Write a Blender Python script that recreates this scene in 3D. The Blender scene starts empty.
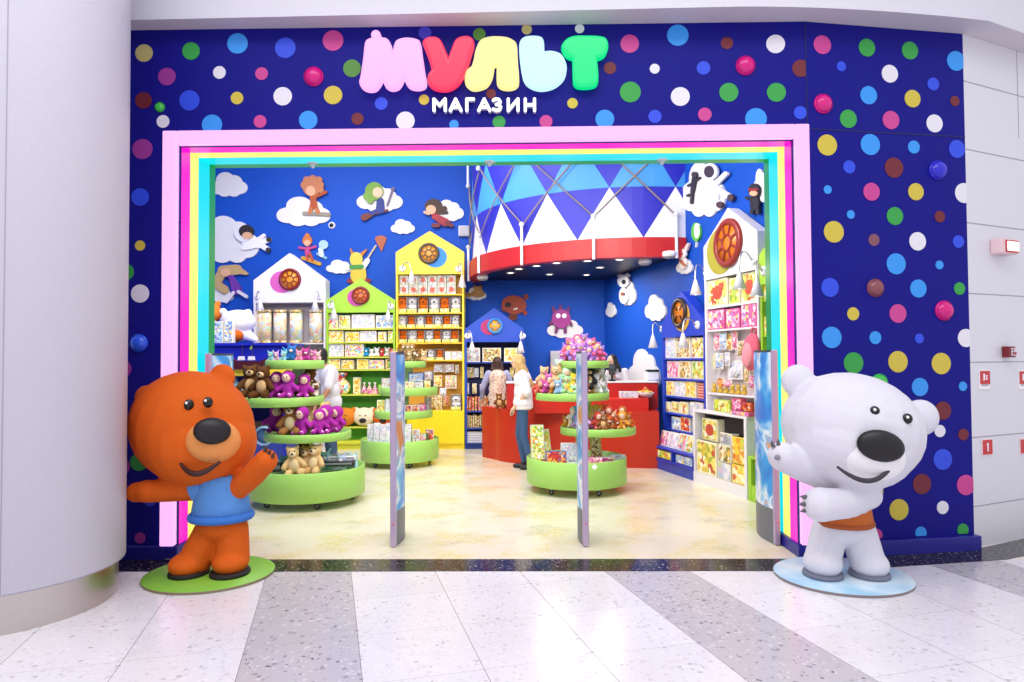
import bpy, bmesh, math, random
from mathutils import Vector, Matrix, Euler

random.seed(7)
C = bpy.context.scene.collection
PI = math.pi
R = math.radians

# ------------------------------------------------------------------ camera
F = 683.0
CAMROT = Matrix.Rotation(R(0.86), 3, 'Z') @ Matrix.Rotation(R(90 + 1.51), 3, 'X') @ Matrix.Rotation(R(-0.33), 3, 'Z')
EYE = Vector((0, 0, 1.6))
cd = bpy.data.cameras.new('camera')
cd.sensor_width = 36
cd.lens = F / 1024 * 36
cd.clip_start = 0.05
cam = bpy.data.objects.new('camera', cd)
cam.matrix_world = Matrix.Translation(EYE) @ CAMROT.to_4x4()
C.objects.link(cam)
bpy.context.scene.camera = cam


def ray(px, py):
    return CAMROT @ Vector(((px - 512) / F, (341 - py) / F, -1))


def G(px, py, z=0.0):
    d = ray(px, py)
    t = (z - EYE.z) / d.z
    return EYE + d * t


def PY(px, py, Y):
    d = ray(px, py)
    return EYE + d * (Y / d.y)


class Frame:
    """a vertical plane standing in the room: local x along it, local y into it, z up"""
    def __init__(s, o, rotz):
        s.o = Vector((o[0], o[1], 0)); s.r = rotz
        s.m = Matrix.Rotation(rotz, 3, 'Z')
        s.x = s.m @ Vector((1, 0, 0)); s.y = s.m @ Vector((0, 1, 0))

    def px(s, px, py, d=0.0):
        q = ray(px, py)
        t = ((s.o + s.y * d) - EYE).dot(s.y) / q.dot(s.y)
        p = EYE + q * t - s.o
        return p.dot(s.x), p.z

    def w(s, x, y, z):
        return s.o + s.x * x + s.y * y + Vector((0, 0, z))


# ------------------------------------------------------------------ materials
def lin(h):
    if isinstance(h, str):
        h = h.lstrip('#')
        h = [int(h[i:i + 2], 16) / 255 for i in (0, 2, 4)]
    return [((c + 0.055) / 1.055) ** 2.4 if c > 0.04045 else c / 12.92 for c in h]


_M = {}


def mat(h, rough=0.5, metal=0.0, emit=0.0, spec=0.5, noise=0.0, name=None):
    key = (h, rough, metal, emit, spec, noise)
    if key in _M:
        return _M[key]
    m = bpy.data.materials.new(name or 'paint_' + h.strip('#'))
    m.use_nodes = True
    nt = m.node_tree
    b = nt.nodes['Principled BSDF']
    col = lin(h) + [1]
    b.inputs['Base Color'].default_value = col
    b.inputs['Roughness'].default_value = rough
    b.inputs['Metallic'].default_value = metal
    b.inputs['Specular IOR Level'].default_value = spec
    if emit:
        b.inputs['Emission Color'].default_value = col
        b.inputs['Emission Strength'].default_value = emit
        b.inputs['Base Color'].default_value = [c * 0.12 for c in col[:3]] + [1]
    else:
        # a little life in every surface: fine procedural mottling
        tc = nt.nodes.new('ShaderNodeTexCoord')
        n = nt.nodes.new('ShaderNodeTexNoise')
        n.inputs['Scale'].default_value = 40 if noise < .2 else 90
        nt.links.new(tc.outputs['Object'], n.inputs['Vector'])
        mx = nt.nodes.new('ShaderNodeMixRGB')
        mx.blend_type = 'MULTIPLY'
        mx.inputs['Color1'].default_value = col
        a = max(noise, 0.04)
        rp = nt.nodes.new('ShaderNodeMapRange')
        rp.inputs['To Min'].default_value = 1 - a
        rp.inputs['To Max'].default_value = 1 + a
        nt.links.new(n.outputs['Fac'], rp.inputs['Value'])
        nt.links.new(rp.outputs[0], mx.inputs['Color2'])
        mx.inputs['Fac'].default_value = 1
        nt.links.new(mx.outputs[0], b.inputs['Base Color'])
    _M[key] = m
    return m


def fuzzy(h):
    return mat(h, 0.95, noise=0.25, spec=0.15)


PAL = {
    'bright': ['f6e36a', 'f08fb0', 'fbf4e6', '7fc4ea', '8ecf5a', 'd8483a'],
    'pink': ['e55f9c', 'f7b9cf', 'fbe9ee', 'c2377f', 'f2d46a', 'b884c8'],
    'lime': ['cfe04c', 'f4efc0', '7db53a', 'f6d84a', 'e8894a', 'ffffff'],
    'yellow': ['f5cf3e', 'f8e58c', 'fdf6d8', 'e79a3c', 'c9d85a', 'd86a4a'],
    'blue': ['9cc2e6', 'dfe8f2', '5b86c8', 'f0d27a', 'b0a8d8', 'ffffff'],
    'pale': ['e8e2ec', 'c8cfe4', 'f6f2ee', 'd8b6d0', 'aebfdc', 'b9d2a4'],
    'brown': ['caa46a', 'f0dfb4', '8a5a34', 'e8c24a', '7f8a4a', 'f6efe0'],
    'grey': ['b9bcc4', 'dcdde2', '9aa0ac', 'c9846a', 'e7d7a8', '8f7a6a'],
    'lego': ['f0e070', 'f7f2d0', 'd9c24a', 'c8563a', 'a8b84a', 'fdfbe8'],
    'red': ['d8402e', 'f2b53c', 'b8262a', 'f4e6d0', '3f6fb0', 'e8752f'],
    'floral': ['d8c0a8', 'e8dccb', 'b8786a', 'c8a890', '7a6a6a', 'e4cfc0'],
    'pastel': ['cfe0ea', 'f2e2a8', 'f0c8a8', 'f6f0e4', 'c8dca8', 'e8b0a0'],
    'art': ['3f9fe6', 'bfe2f8', '2f6fc8', 'e79a5a', 'f4f8fc', '9a7fd0'],
}


def printed(pal, scale=22.0):
    scale *= 1.55
    key = ('print', pal, scale)
    if key in _M:
        return _M[key]
    m = bpy.data.materials.new('printed_card_' + pal)
    m.use_nodes = True
    nt = m.node_tree
    b = nt.nodes['Principled BSDF']
    b.inputs['Roughness'].default_value = 0.35
    tc = nt.nodes.new('ShaderNodeTexCoord')
    oi = nt.nodes.new('ShaderNodeObjectInfo')
    add = nt.nodes.new('ShaderNodeVectorMath'); add.operation = 'ADD'
    mul = nt.nodes.new('ShaderNodeMath'); mul.operation = 'MULTIPLY'; mul.inputs[1].default_value = 37.0
    nt.links.new(oi.outputs['Random'], mul.inputs[0])
    nt.links.new(tc.outputs['Object'], add.inputs[0])
    nt.links.new(mul.outputs[0], add.inputs[1])
    nz = nt.nodes.new('ShaderNodeTexNoise'); nz.inputs['Scale'].default_value = scale * .6
    nt.links.new(add.outputs[0], nz.inputs['Vector'])
    mixv = nt.nodes.new('ShaderNodeVectorMath'); mixv.operation = 'MULTIPLY_ADD'
    nt.links.new(nz.outputs['Color'], mixv.inputs[0])
    mixv.inputs[1].default_value = (0.06,) * 3
    nt.links.new(add.outputs[0], mixv.inputs[2])
    v = nt.nodes.new('ShaderNodeTexVoronoi'); v.inputs['Scale'].default_value = scale
    nt.links.new(mixv.outputs[0], v.inputs['Vector'])
    sep = nt.nodes.new('ShaderNodeSeparateColor')
    nt.links.new(v.outputs['Color'], sep.inputs[0])
    cr = nt.nodes.new('ShaderNodeValToRGB'); cr.color_ramp.interpolation = 'CONSTANT'
    cols = PAL[pal]
    pos = [0, .3, .52, .7, .82, .92]
    el = cr.color_ramp.elements
    el[0].position = 0; el[0].color = lin(cols[0]) + [1]
    el[1].position = pos[1]; el[1].color = lin(cols[1]) + [1]
    for p, c in zip(pos[2:], cols[2:]):
        e = el.new(p); e.color = lin(c) + [1]
    nt.links.new(sep.outputs[0], cr.inputs[0])
    nt.links.new(cr.outputs[0], b.inputs['Base Color'])
    _M[key] = m
    return m


# ------------------------------------------------------------------ mesh builder
def rotm(r):
    return r if isinstance(r, Matrix) else Euler(r).to_matrix()


class MB:
    def __init__(s):
        s.v = []; s.f = []; s.mi = []; s.sm = []

    def add(s, vs, fs, mi=0, sm=False):
        b = len(s.v)
        s.v += [tuple(v) for v in vs]
        s.f += [tuple(b + i for i in f) for f in fs]
        s.mi += [mi] * len(fs); s.sm += [sm] * len(fs)
        return s

    def box(s, c, d, rot=(0, 0, 0), mi=0, bev=0.0, front=None):
        """box of size d about c; edges chamfered by bev; front = material index of the -y face, inset as a panel"""
        m = rotm(rot); c = Vector(c)
        hx, hy, hz = d[0] / 2, d[1] / 2, d[2] / 2
        bev = min(bev, hx * .8, hy * .8, hz * .8)
        if bev <= 0:
            vs = [Vector((x, y, z)) for x in (-hx, hx) for y in (-hy, hy) for z in (-hz, hz)]
            fs = [(0, 1, 3, 2), (4, 6, 7, 5), (0, 4, 5, 1), (2, 3, 7, 6), (0, 2, 6, 4), (1, 5, 7, 3)]
        else:
            vs = []; idx = {}
            for sx in (-1, 1):
                for sy in (-1, 1):
                    for sz in (-1, 1):
                        for ax in range(3):
                            p = [sx * (hx - bev), sy * (hy - bev), sz * (hz - bev)]
                            p[ax] = (sx * hx, sy * hy, sz * hz)[ax]
                            idx[(sx, sy, sz, ax)] = len(vs); vs.append(Vector(p))
            fs = []
            q = [(-1, -1), (1, -1), (1, 1), (-1, 1)]
            for ax in range(3):
                for sg in (-1, 1):
                    f = []
                    for a, b in q:
                        k = [0, 0, 0]; k[ax] = sg; k[(ax + 1) % 3] = a; k[(ax + 2) % 3] = b
                        f.append(idx[(k[0], k[1], k[2], ax)])
                    fs.append(tuple(f if sg > 0 else f[::-1]))
            for ax in range(3):
                a1, a2 = (ax + 1) % 3, (ax + 2) % 3
                for p in (-1, 1):
                    for r_ in (-1, 1):
                        k0 = [0, 0, 0]; k0[a1] = p; k0[a2] = r_
                        f = []
                        for sg, aa in ((-1, a1), (1, a1), (1, a2), (-1, a2)):
                            k = list(k0); k[ax] = sg
                            f.append(idx[(k[0], k[1], k[2], aa)])
                        fs.append(tuple(f if p * r_ < 0 else f[::-1]))
            for k in [(x, y, z) for x in (-1, 1) for y in (-1, 1) for z in (-1, 1)]:
                f = [idx[k + (a,)] for a in range(3)]
                fs.append(tuple(f if k[0] * k[1] * k[2] > 0 else f[::-1]))
        s.add([m @ v + c for v in vs], fs, mi)
        if front is not None:
            e = min(d[0], d[2]) * .05 + bev
            x, z, y = hx - e, hz - e, -hy - 0.001
            vs = [Vector(p) for p in ((-x, y, -z), (x, y, -z), (x, y, z), (-x, y, z))]
            s.add([m @ v + c for v in vs], [(0, 1, 2, 3)], front)
        return s

    def sphere(s, c, r, rot=(0, 0, 0), seg=16, rings=10, mi=0, zmin=-2.0):
        if not hasattr(r, '__len__'):
            r = (r, r, r)
        m = rotm(rot); c = Vector(c); vs = []; fs = []
        for i in range(rings + 1):
            t = PI * i / rings
            for j in range(seg):
                p = 2 * PI * j / seg
                z = max(math.cos(t), zmin)
                vs.append(m @ Vector((r[0] * math.sin(t) * math.cos(p), r[1] * math.sin(t) * math.sin(p), r[2] * z)) + c)
        for i in range(rings):
            for j in range(seg):
                a, b = i * seg + j, i * seg + (j + 1) % seg
                if i == 0:
                    fs.append((a, a + seg, b + seg))
                elif i == rings - 1:
                    fs.append((a, a + seg, b))
                else:
                    fs.append((a, a + seg, b + seg, b))
        return s.add(vs, fs, mi, True)

    def tube(s, pts, r, seg=8, mi=0, cap=True):
        pts = [Vector(p) for p in pts]
        rs = r if hasattr(r, '__len__') else [r] * len(pts)
        vs = []; fs = []
        up = None
        for i, p in enumerate(pts):
            t = (pts[min(i + 1, len(pts) - 1)] - pts[max(i - 1, 0)]).normalized()
            if up is None:
                up = Vector((0, 0, 1)) if abs(t.z) < .9 else Vector((1, 0, 0))
            a = t.cross(up).normalized(); b = a.cross(t).normalized(); up = b
            for j in range(seg):
                q = 2 * PI * j / seg
                vs.append(p + (a * math.cos(q) + b * math.sin(q)) * rs[i])
        n = len(pts)
        for i in range(n - 1):
            for j in range(seg):
                k = (j + 1) % seg
                fs.append((i * seg + j, i * seg + k, (i + 1) * seg + k, (i + 1) * seg + j))
        s.add(vs, fs, mi, True)
        if cap:
            s.add(vs[:seg], [tuple(range(seg))[::-1]], mi)
            s.add(vs[-seg:], [tuple(range(seg))], mi)
        return s

    def lathe(s, prof, c=(0, 0, 0), seg=40, mi=0, sx=1.0, sy=1.0, sm=True, a0=0.0, a1=2 * PI, rot=(0, 0, 0)):
        """profile [(r, z)] turned about z"""
        c = Vector(c); m = rotm(rot); vs = []; fs = []
        full = abs(a1 - a0 - 2 * PI) < 1e-6
        nj = seg if full else seg + 1
        for (r, z) in prof:
            for j in range(nj):
                p = a0 + (a1 - a0) * j / seg
                vs.append(m @ Vector((r * math.cos(p) * sx, r * math.sin(p) * sy, z)) + c)
        for i in range(len(prof) - 1):
            for j in range(seg):
                k = (j + 1) % nj
                fs.append((i * nj + j, i * nj + k, (i + 1) * nj + k, (i + 1) * nj + j))
        return s.add(vs, fs, mi, sm)

    def prism(s, outline, y0, y1, mi=0, m=None, side=None):
        """2D outline in x,z (counter-clockwise seen from -y) with its front at y0 and back at y1"""
        n = len(outline)
        vs = [Vector((x, y0, z)) for x, z in outline] + [Vector((x, y1, z)) for x, z in outline]
        if m is not None:
            vs = [m @ v for v in vs]
        s.add(vs, [tuple(range(n)), tuple(range(2 * n - 1, n - 1, -1))], mi)
        s.add(vs, [(i + n, (i + 1) % n + n, (i + 1) % n, i) for i in range(n)], mi if side is None else side)
        return s

    def mesh(s, name):
        me = bpy.data.meshes.new(name)
        me.from_pydata(s.v, [], s.f)
        me.polygons.foreach_set('material_index', s.mi)
        me.polygons.foreach_set('use_smooth', s.sm)
        me.update()
        return me


def circle(cx, cz, rx, rz=None, n=28, rot=0.0):
    rz = rx if rz is None else rz
    out = []
    for i in range(n):
        a = 2 * PI * i / n
        x, z = rx * math.cos(a), rz * math.sin(a)
        out.append((cx + x * math.cos(rot) - z * math.sin(rot), cz + x * math.sin(rot) + z * math.cos(rot)))
    return out


def stick(x0, z0, x1, z1, r0, r1=None, n=10):
    """outline of a tapered capsule in 2D"""
    r1 = r0 if r1 is None else r1
    a = math.atan2(z1 - z0, x1 - x0)
    out = []
    for i in range(n + 1):
        t = a - PI / 2 + PI * i / n
        out.append((x1 + r1 * math.cos(t), z1 + r1 * math.sin(t)))
    for i in range(n + 1):
        t = a + PI / 2 + PI * i / n
        out.append((x0 + r0 * math.cos(t), z0 + r0 * math.sin(t)))
    return out


def link(name, me, mats, parent=None):
    o = bpy.data.objects.new(name, me)
    if mats is not None:
        for m in (mats if isinstance(mats, (list, tuple)) else [mats]):
            me.materials.append(m)
    C.objects.link(o)
    if parent is not None:
        o.parent = parent
    return o


def obj(name, mb, mats, parent=None):
    return link(name, mb.mesh(name) if isinstance(mb, MB) else mb, mats, parent)


def tag(o, label, cat, group=None):
    o['label'] = label; o['category'] = cat
    if group:
        o['group'] = group
    return o


def thing(name, label, cat, loc=(0, 0, 0), rotz=0.0, group=None):
    o = bpy.data.objects.new(name, None)
    o.empty_display_size = .1
    C.objects.link(o)
    o.location = loc; o.rotation_euler = (0, 0, rotz)
    return tag(o, label, cat, group)


def struct(name, mb, mats, parent=None):
    o = obj(name, mb, mats, parent)
    if parent is None:
        o['kind'] = 'structure'
    return o


def dup(src, loc, rot, label, group=None, scale=None, cat=None, recolor=None):
    """a copy of a thing with copies of its parts; recolor maps part name -> material"""
    r = src.copy(); C.objects.link(r)
    r.location = loc
    r.rotation_euler = rot if hasattr(rot, '__len__') else (0, 0, rot)
    if scale is not None:
        r.scale = (scale,) * 3 if not hasattr(scale, '__len__') else scale
    r['label'] = label
    if cat:
        r['category'] = cat
    if group:
        r['group'] = group
    elif 'group' in r:
        del r['group']

    def paint(c, base):
        if recolor and base in recolor and c.type == 'MESH':
            c.material_slots[0].link = 'OBJECT'
            c.material_slots[0].material = recolor[base]
    paint(r, src.name.split('.')[0])
    for ch in list(src.children):
        c = ch.copy(); C.objects.link(c); c.parent = r
        paint(c, ch.name.split('.')[0])
        for g in ch.children:
            d = g.copy(); C.objects.link(d); d.parent = c
            paint(d, g.name.split('.')[0])
    return r


def organic(shapes, voxel, smooth=3, name='organic'):
    """one continuous skin over overlapping ellipsoids ('s', c, r, rot) and tapered limbs ('c', p0, p1, r0, r1)"""
    mb = MB()
    for q in shapes:
        if q[0] == 's':
            mb.sphere(q[1], q[2], q[3] if len(q) > 3 else (0, 0, 0), 20, 14)
        else:
            p0, p1, r0, r1 = Vector(q[1]), Vector(q[2]), q[3], q[4]
            n = 6
            for i in range(n + 1):
                t = i / n
                if i in (0, n):
                    mb.sphere(p0.lerp(p1, t), r0 + (r1 - r0) * t, (0, 0, 0), 12, 8)
            mb.tube([p0, p0.lerp(p1, .5), p1], [r0, (r0 + r1) / 2, r1], 12)
    me = mb.mesh(name)
    o = bpy.data.objects.new('work', me)
    C.objects.link(o)
    md = o.modifiers.new('r', 'REMESH'); md.mode = 'VOXEL'; md.voxel_size = voxel; md.use_smooth_shade = True
    if smooth:
        sm = o.modifiers.new('s', 'SMOOTH'); sm.iterations = smooth; sm.factor = .5
    dg = bpy.context.evaluated_depsgraph_get()
    out = bpy.data.meshes.new_from_object(o.evaluated_get(dg))
    out.name = name
    out.materials.clear()
    bpy.data.objects.remove(o)
    bpy.data.meshes.remove(me)
    return out


ORD = ['first', 'second', 'third', 'fourth', 'fifth', 'sixth', 'seventh', 'eighth', 'ninth', 'tenth', 'eleventh', 'twelfth',
       'thirteenth', 'fourteenth', 'fifteenth', 'sixteenth', 'seventeenth', 'eighteenth', 'nineteenth', 'twentieth', 'twenty-first', 'twenty-second', 'twenty-third', 'twenty-fourth', 'twenty-fifth', 'twenty-sixth', 'twenty-seventh']


def place(i, n):
    if n == 1:
        return 'alone'
    if i == 0:
        return 'leftmost'
    if i == n - 1:
        return 'rightmost'
    if i == (n - 1) / 2 and n == 3:
        return 'middle one'
    return ORD[i] + ' from left'


def smooth_outline(pts, sub=6):
    """Catmull-Rom through pts [(x, z)] or (x, z, 1) for a sharp corner"""
    n = len(pts); out = []
    for i in range(n):
        p1, p2 = pts[i], pts[(i + 1) % n]
        p0 = pts[i - 1] if len(p1) == 2 else p1
        p3 = pts[(i + 2) % n] if len(p2) == 2 else p2
        for k in range(sub):
            t = k / sub
            q = []
            for a in (0, 1):
                c0, c1, c2, c3 = p0[a], p1[a], p2[a], p3[a]
                q.append(.5 * (2 * c1 + (c2 - c0) * t + (2 * c0 - 5 * c1 + 4 * c2 - c3) * t * t + (3 * c1 - c0 - 3 * c2 + c3) * t ** 3))
            out.append(tuple(q))
    return out


def puffy(outlines, depth, bevel, name):
    """2D outlines (x, z) -> a solid with rounded edges, front toward -y, back at y = 0"""
    cu = bpy.data.curves.new(name, 'CURVE'); cu.dimensions = '2D'; cu.fill_mode = 'BOTH'
    cu.extrude = depth / 2 - bevel; cu.bevel_depth = bevel; cu.bevel_resolution = 3
    cu.offset = -bevel
    for ol in outlines:
        sp = cu.splines.new('POLY'); sp.points.add(len(ol) - 1); sp.use_cyclic_u = True
        for p, (x, z) in zip(sp.points, ol):
            p.co = (x, z, 0, 1)
    o = bpy.data.objects.new('work', cu); C.objects.link(o)
    dg = bpy.context.evaluated_depsgraph_get()
    me = bpy.data.meshes.new_from_object(o.evaluated_get(dg))
    me.name = name
    bpy.data.objects.remove(o); bpy.data.curves.remove(cu)
    me.transform(Matrix.Translation((0, -depth / 2, 0)) @ Matrix.Rotation(PI / 2, 4, 'X'))
    me.materials.clear()
    for p in me.polygons:
        p.use_smooth = False
    return me
# ------------------------------------------------------------------ setting: floors
FY = 5.53                     # front of the shop facade
XF = PY(809.5, 300, FY).x     # where the facade folds
PE = Vector((3.75, 5.78))     # end of the angled part
ang = math.atan2(PE.y - FY, PE.x - XF)
HT = PY(500, 25.5, FY).z       # facade height


def node_floor_tiles():
    m = bpy.data.materials.new('terrazzo_tiles'); m.use_nodes = True
    nt = m.node_tree; L = nt.links; b = nt.nodes['Principled BSDF']
    N = nt.nodes.new

    def math_(op, a, bb=None, c=None):
        n = N('ShaderNodeMath'); n.operation = op
        for i, q in enumerate((a, bb, c)):
            if q is None:
                continue
            if hasattr(q, 'node'):
                L.new(q, n.inputs[i])
            else:
                n.inputs[i].default_value = q
        return n.outputs[0]

    def vec(op, a, v):
        n = N('ShaderNodeVectorMath'); n.operation = op
        L.new(a, n.inputs[0]); n.inputs[1].default_value = v
        return n.outputs['Value'] if op == 'DOT_PRODUCT' else n.outputs[0]
    geo = N('ShaderNodeTexCoord').outputs['Object']
    P = .6135
    u = math_('DIVIDE', math_('SUBTRACT', vec('DOT_PRODUCT', geo, (.9619, .2733, 0)), .163), P)
    v = math_('DIVIDE', math_('SUBTRACT', vec('DOT_PRODUCT', geo, (-.2733, .9619, 0)), 4.10), P)

    def grout(t, w):
        fr = math_('FRACT', t)
        return math_('LESS_THAN', math_('MINIMUM', fr, math_('SUBTRACT', 1.0, fr)), w)
    gl = math_('MAXIMUM', grout(u, .0035), math_('MULTIPLY', grout(v, .003), .55))
    iu = math_('FLOOR', u)
    md = math_('MODULO', math_('ADD', iu, 41.0), 4.0)       # the strip left of u = 0 is grey
    band = math_('COMPARE', md, 0.0, .3)
    tile = N('ShaderNodeTexWhiteNoise'); tile.noise_dimensions = '2D'
    cmb = N('ShaderNodeCombineXYZ'); L.new(iu, cmb.inputs[0]); L.new(math_('FLOOR', v), cmb.inputs[1])
    L.new(cmb.outputs[0], tile.inputs['Vector'])
    # stone chips
    wob = N('ShaderNodeTexNoise'); wob.inputs['Scale'].default_value = 30
    L.new(geo, wob.inputs['Vector'])
    wv = N('ShaderNodeVectorMath'); wv.operation = 'MULTIPLY_ADD'
    L.new(wob.outputs['Color'], wv.inputs[0]); wv.inputs[1].default_value = (.03, .03, 0); L.new(geo, wv.inputs[2])
    vo = N('ShaderNodeTexVoronoi'); vo.inputs['Scale'].default_value = 34
    L.new(wv.outputs[0], vo.inputs['Vector'])
    sp = N('ShaderNodeSeparateColor'); L.new(vo.outputs['Color'], sp.inputs[0])
    dist = vo.outputs['Distance']
    near = math_('LESS_THAN', dist, math_('MULTIPLY', sp.outputs[1], .55))
    cl = N('ShaderNodeTexNoise'); cl.inputs['Scale'].default_value = 3.0; cl.inputs['Detail'].default_value = 6
    L.new(geo, cl.inputs['Vector'])

    def ramp(t, stops):
        r = N('ShaderNodeValToRGB'); r.color_ramp.interpolation = 'CONSTANT'
        e = r.color_ramp.elements
        e[0].position = 0; e[0].color = lin(stops[0][1]) + [1]
        e[1].position = stops[1][0]; e[1].color = lin(stops[1][1]) + [1]
        for p, c in stops[2:]:
            q = e.new(p); q.color = lin(c) + [1]
        L.new(t, r.inputs[0]); return r.outputs[0]

    def mix(f, a, bb, mode='MIX'):
        n = N('ShaderNodeMixRGB'); n.blend_type = mode
        for i, q in enumerate((f, a, bb)):
            if hasattr(q, 'node'):
                L.new(q, n.inputs[i])
            elif isinstance(q, str):
                n.inputs[i].default_value = lin(q) + [1]
            else:
                n.inputs[i].default_value = q
        return n.outputs[0]
    light = mix(near, 'e9e5ea', ramp(sp.outputs[0], [(0, 'efecef'), (.35, 'e2dde3'), (.72, 'd9d4d9'), (.93, 'c6c0c6')]))
    dark = mix(near, 'c4bec5', ramp(sp.outputs[0], [(0, 'd6d1d6'), (.4, 'b9b2ba'), (.68, 'a19aa3'), (.93, '857e88')]))
    col = mix(band, light, dark)
    mr = N('ShaderNodeMapRange'); mr.inputs['To Min'].default_value = .9; mr.inputs['To Max'].default_value = 1.04
    L.new(math_('ADD', math_('MULTIPLY', cl.outputs['Fac'], .7), math_('MULTIPLY', tile.outputs['Value'], .3)), mr.inputs['Value'])
    col = mix(1.0, col, mr.outputs[0], 'MULTIPLY')
    col = mix(math_('MULTIPLY', gl, .75), col, '6e666c')
    L.new(col, b.inputs['Base Color'])
    b.inputs['Roughness'].default_value = .19
    b.inputs['Specular IOR Level'].default_value = .5
    return m


def node_granite():
    m = bpy.data.materials.new('black_granite'); m.use_nodes = True
    nt = m.node_tree; b = nt.nodes['Principled BSDF']
    tc = nt.nodes.new('ShaderNodeTexCoord')
    nz = nt.nodes.new('ShaderNodeTexNoise'); nz.inputs['Scale'].default_value = 45; nz.inputs['Detail'].default_value = 4
    nt.links.new(tc.outputs['Object'], nz.inputs['Vector'])
    cr = nt.nodes.new('ShaderNodeValToRGB')
    e = cr.color_ramp.elements
    e[0].position = .5; e[0].color = lin('141019') + [1]
    e[1].position = .74; e[1].color = lin('cdbfae') + [1]
    q = e.new(.6); q.color = lin('3a2f33') + [1]
    nt.links.new(nz.outputs['Fac'], cr.inputs[0]); nt.links.new(cr.outputs[0], b.inputs['Base Color'])
    b.inputs['Roughness'].default_value = .12
    return m


def node_shop_floor():
    m = bpy.data.materials.new('speckled_cream_floor'); m.use_nodes = True
    nt = m.node_tree; L = nt.links; N = nt.nodes.new; b = nt.nodes['Principled BSDF']
    tc = N('ShaderNodeTexCoord').outputs['Object']

    def noise(sc, det, off, rough=.5):
        mp = N('ShaderNodeMapping'); mp.inputs['Location'].default_value = off
        L.new(tc, mp.inputs[0])
        n = N('ShaderNodeTexNoise'); n.inputs['Scale'].default_value = sc; n.inputs['Detail'].default_value = det
        n.inputs['Roughness'].default_value = rough
        L.new(mp.outputs[0], n.inputs['Vector']); return n.outputs['Fac']

    def step(t, a, c):
        r = N('ShaderNodeMapRange'); r.inputs['From Min'].default_value = a; r.inputs['From Max'].default_value = c
        L.new(t, r.inputs['Value']); return r.outputs[0]

    def mul(a, bb):
        n = N('ShaderNodeMath'); n.operation = 'MULTIPLY'; L.new(a, n.inputs[0])
        if hasattr(bb, 'node'):
            L.new(bb, n.inputs[1])
        else:
            n.inputs[1].default_value = bb
        return n.outputs[0]
    col = N('ShaderNodeRGB'); col.outputs[0].default_value = lin('eae1cb') + [1]; col = col.outputs[0]
    fine = noise(70, 4, (3, 1, 0), .7)
    for off, hexc, lo, hi, k in (((0, 0, 0), 'e0cb58',   .48, .66, .7), ((5, 9, 0), 'a3b45c',   .58, .72, .55), ((11, 2, 0), '8f8290',   .58, .74, .5), ((2, 17, 0), 'b98a62', .62, .78, .4)):
        msk = mul(step(noise(2.2, 3, off), lo, hi), mul(step(noise(22, 5, off, .7), .36, .62), k))
        n = N('ShaderNodeMixRGB'); L.new(msk, n.inputs[0]); L.new(col, n.inputs[1]); n.inputs[2].default_value = lin(hexc) + [1]
        col = n.outputs[0]
    n = N('ShaderNodeMixRGB'); L.new(mul(step(fine, .6, .7), .5), n.inputs[0]); L.new(col, n.inputs[1]); n.inputs[2].default_value = lin('8f8668') + [1]
    col = n.outputs[0]
    L.new(col, b.inputs['Base Color']); b.inputs['Roughness'].default_value = .2
    return m


def poly_slab(pts, z0, z1):
    """flat polygon (clockwise or not) extruded from z0 to z1"""
    n = len(pts); mb = MB()
    vs = [(x, y, z1) for x, y in pts] + [(x, y, z0) for x, y in pts]
    mb.add(vs, [tuple(range(n)), tuple(range(2 * n - 1, n - 1, -1))] + [(i, i + n, (i + 1) % n + n, (i + 1) % n) for i in range(n)])
    return mb


S0 = 5.19; S1 = 5.50          # black granite strip
un = Vector((math.cos(ang), math.sin(ang)))
nn = Vector((un.y, -un.x))
E1 = Vector((XF, FY)); E2 = PE
WE = Vector((4.40, 6.10))      # where the white corridor wall leaves the picture
WF = Vector((6.6, 7.4))
o1 = E1 + Vector((0.02, -.31)); o2 = E2 + nn * .31; o3 = WE + Vector((.18, -.30)); o4 = WF + Vector((.18, -.3))
o1b = E1 + Vector((0, -.02)); o2b = E2 + nn * .01; o3b = WE; o4b = WF
struct('floor', poly_slab([(-7, -3), (9, -3), (9, 9), (6.6, 9), (3, 6.6), (3, 5.6), (-7, 5.6)], -.12, 0), node_floor_tiles())
granite = node_granite()
strip = poly_slab([(-4.5, S0), (o1.x, S0), (o2.x, o2.y), (o3.x, o3.y), (o4.x, o4.y), (o4b.x, o4b.y), (o3b.x, o3b.y), (o2b.x, o2b.y), (o1b.x, S1), (-4.5, S1)], -.02, .003)
struct('floor_granite_strip', strip, granite)
struct('floor_shop', poly_slab([(-6.6, S1), (4.2, S1), (4.2, 14.2), (-6.6, 14.2)], -.14, .002), node_shop_floor())

# ------------------------------------------------------------------ facade with its polka dots
DOTC = {'y': 'cfba40', 'k': 'bfb270', 'g': '2f9f42', 'o': '4f8a32', 's': '2f94ea', 'b': '2549dc', 'v': '3a36c0', 'p': 'c83f8e', 'm': '9a3290',
        'w': 'e4e1ea', 'r': '6e1626', 'n': '7e4a5c'}
navy = mat('0d0b80', .55, spec=.2, name='navy_facade_panel')
DM = [navy] + [mat(c, .5) for c in DOTC.values()]
DI = {k: i + 1 for i, k in enumerate(DOTC)}

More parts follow.
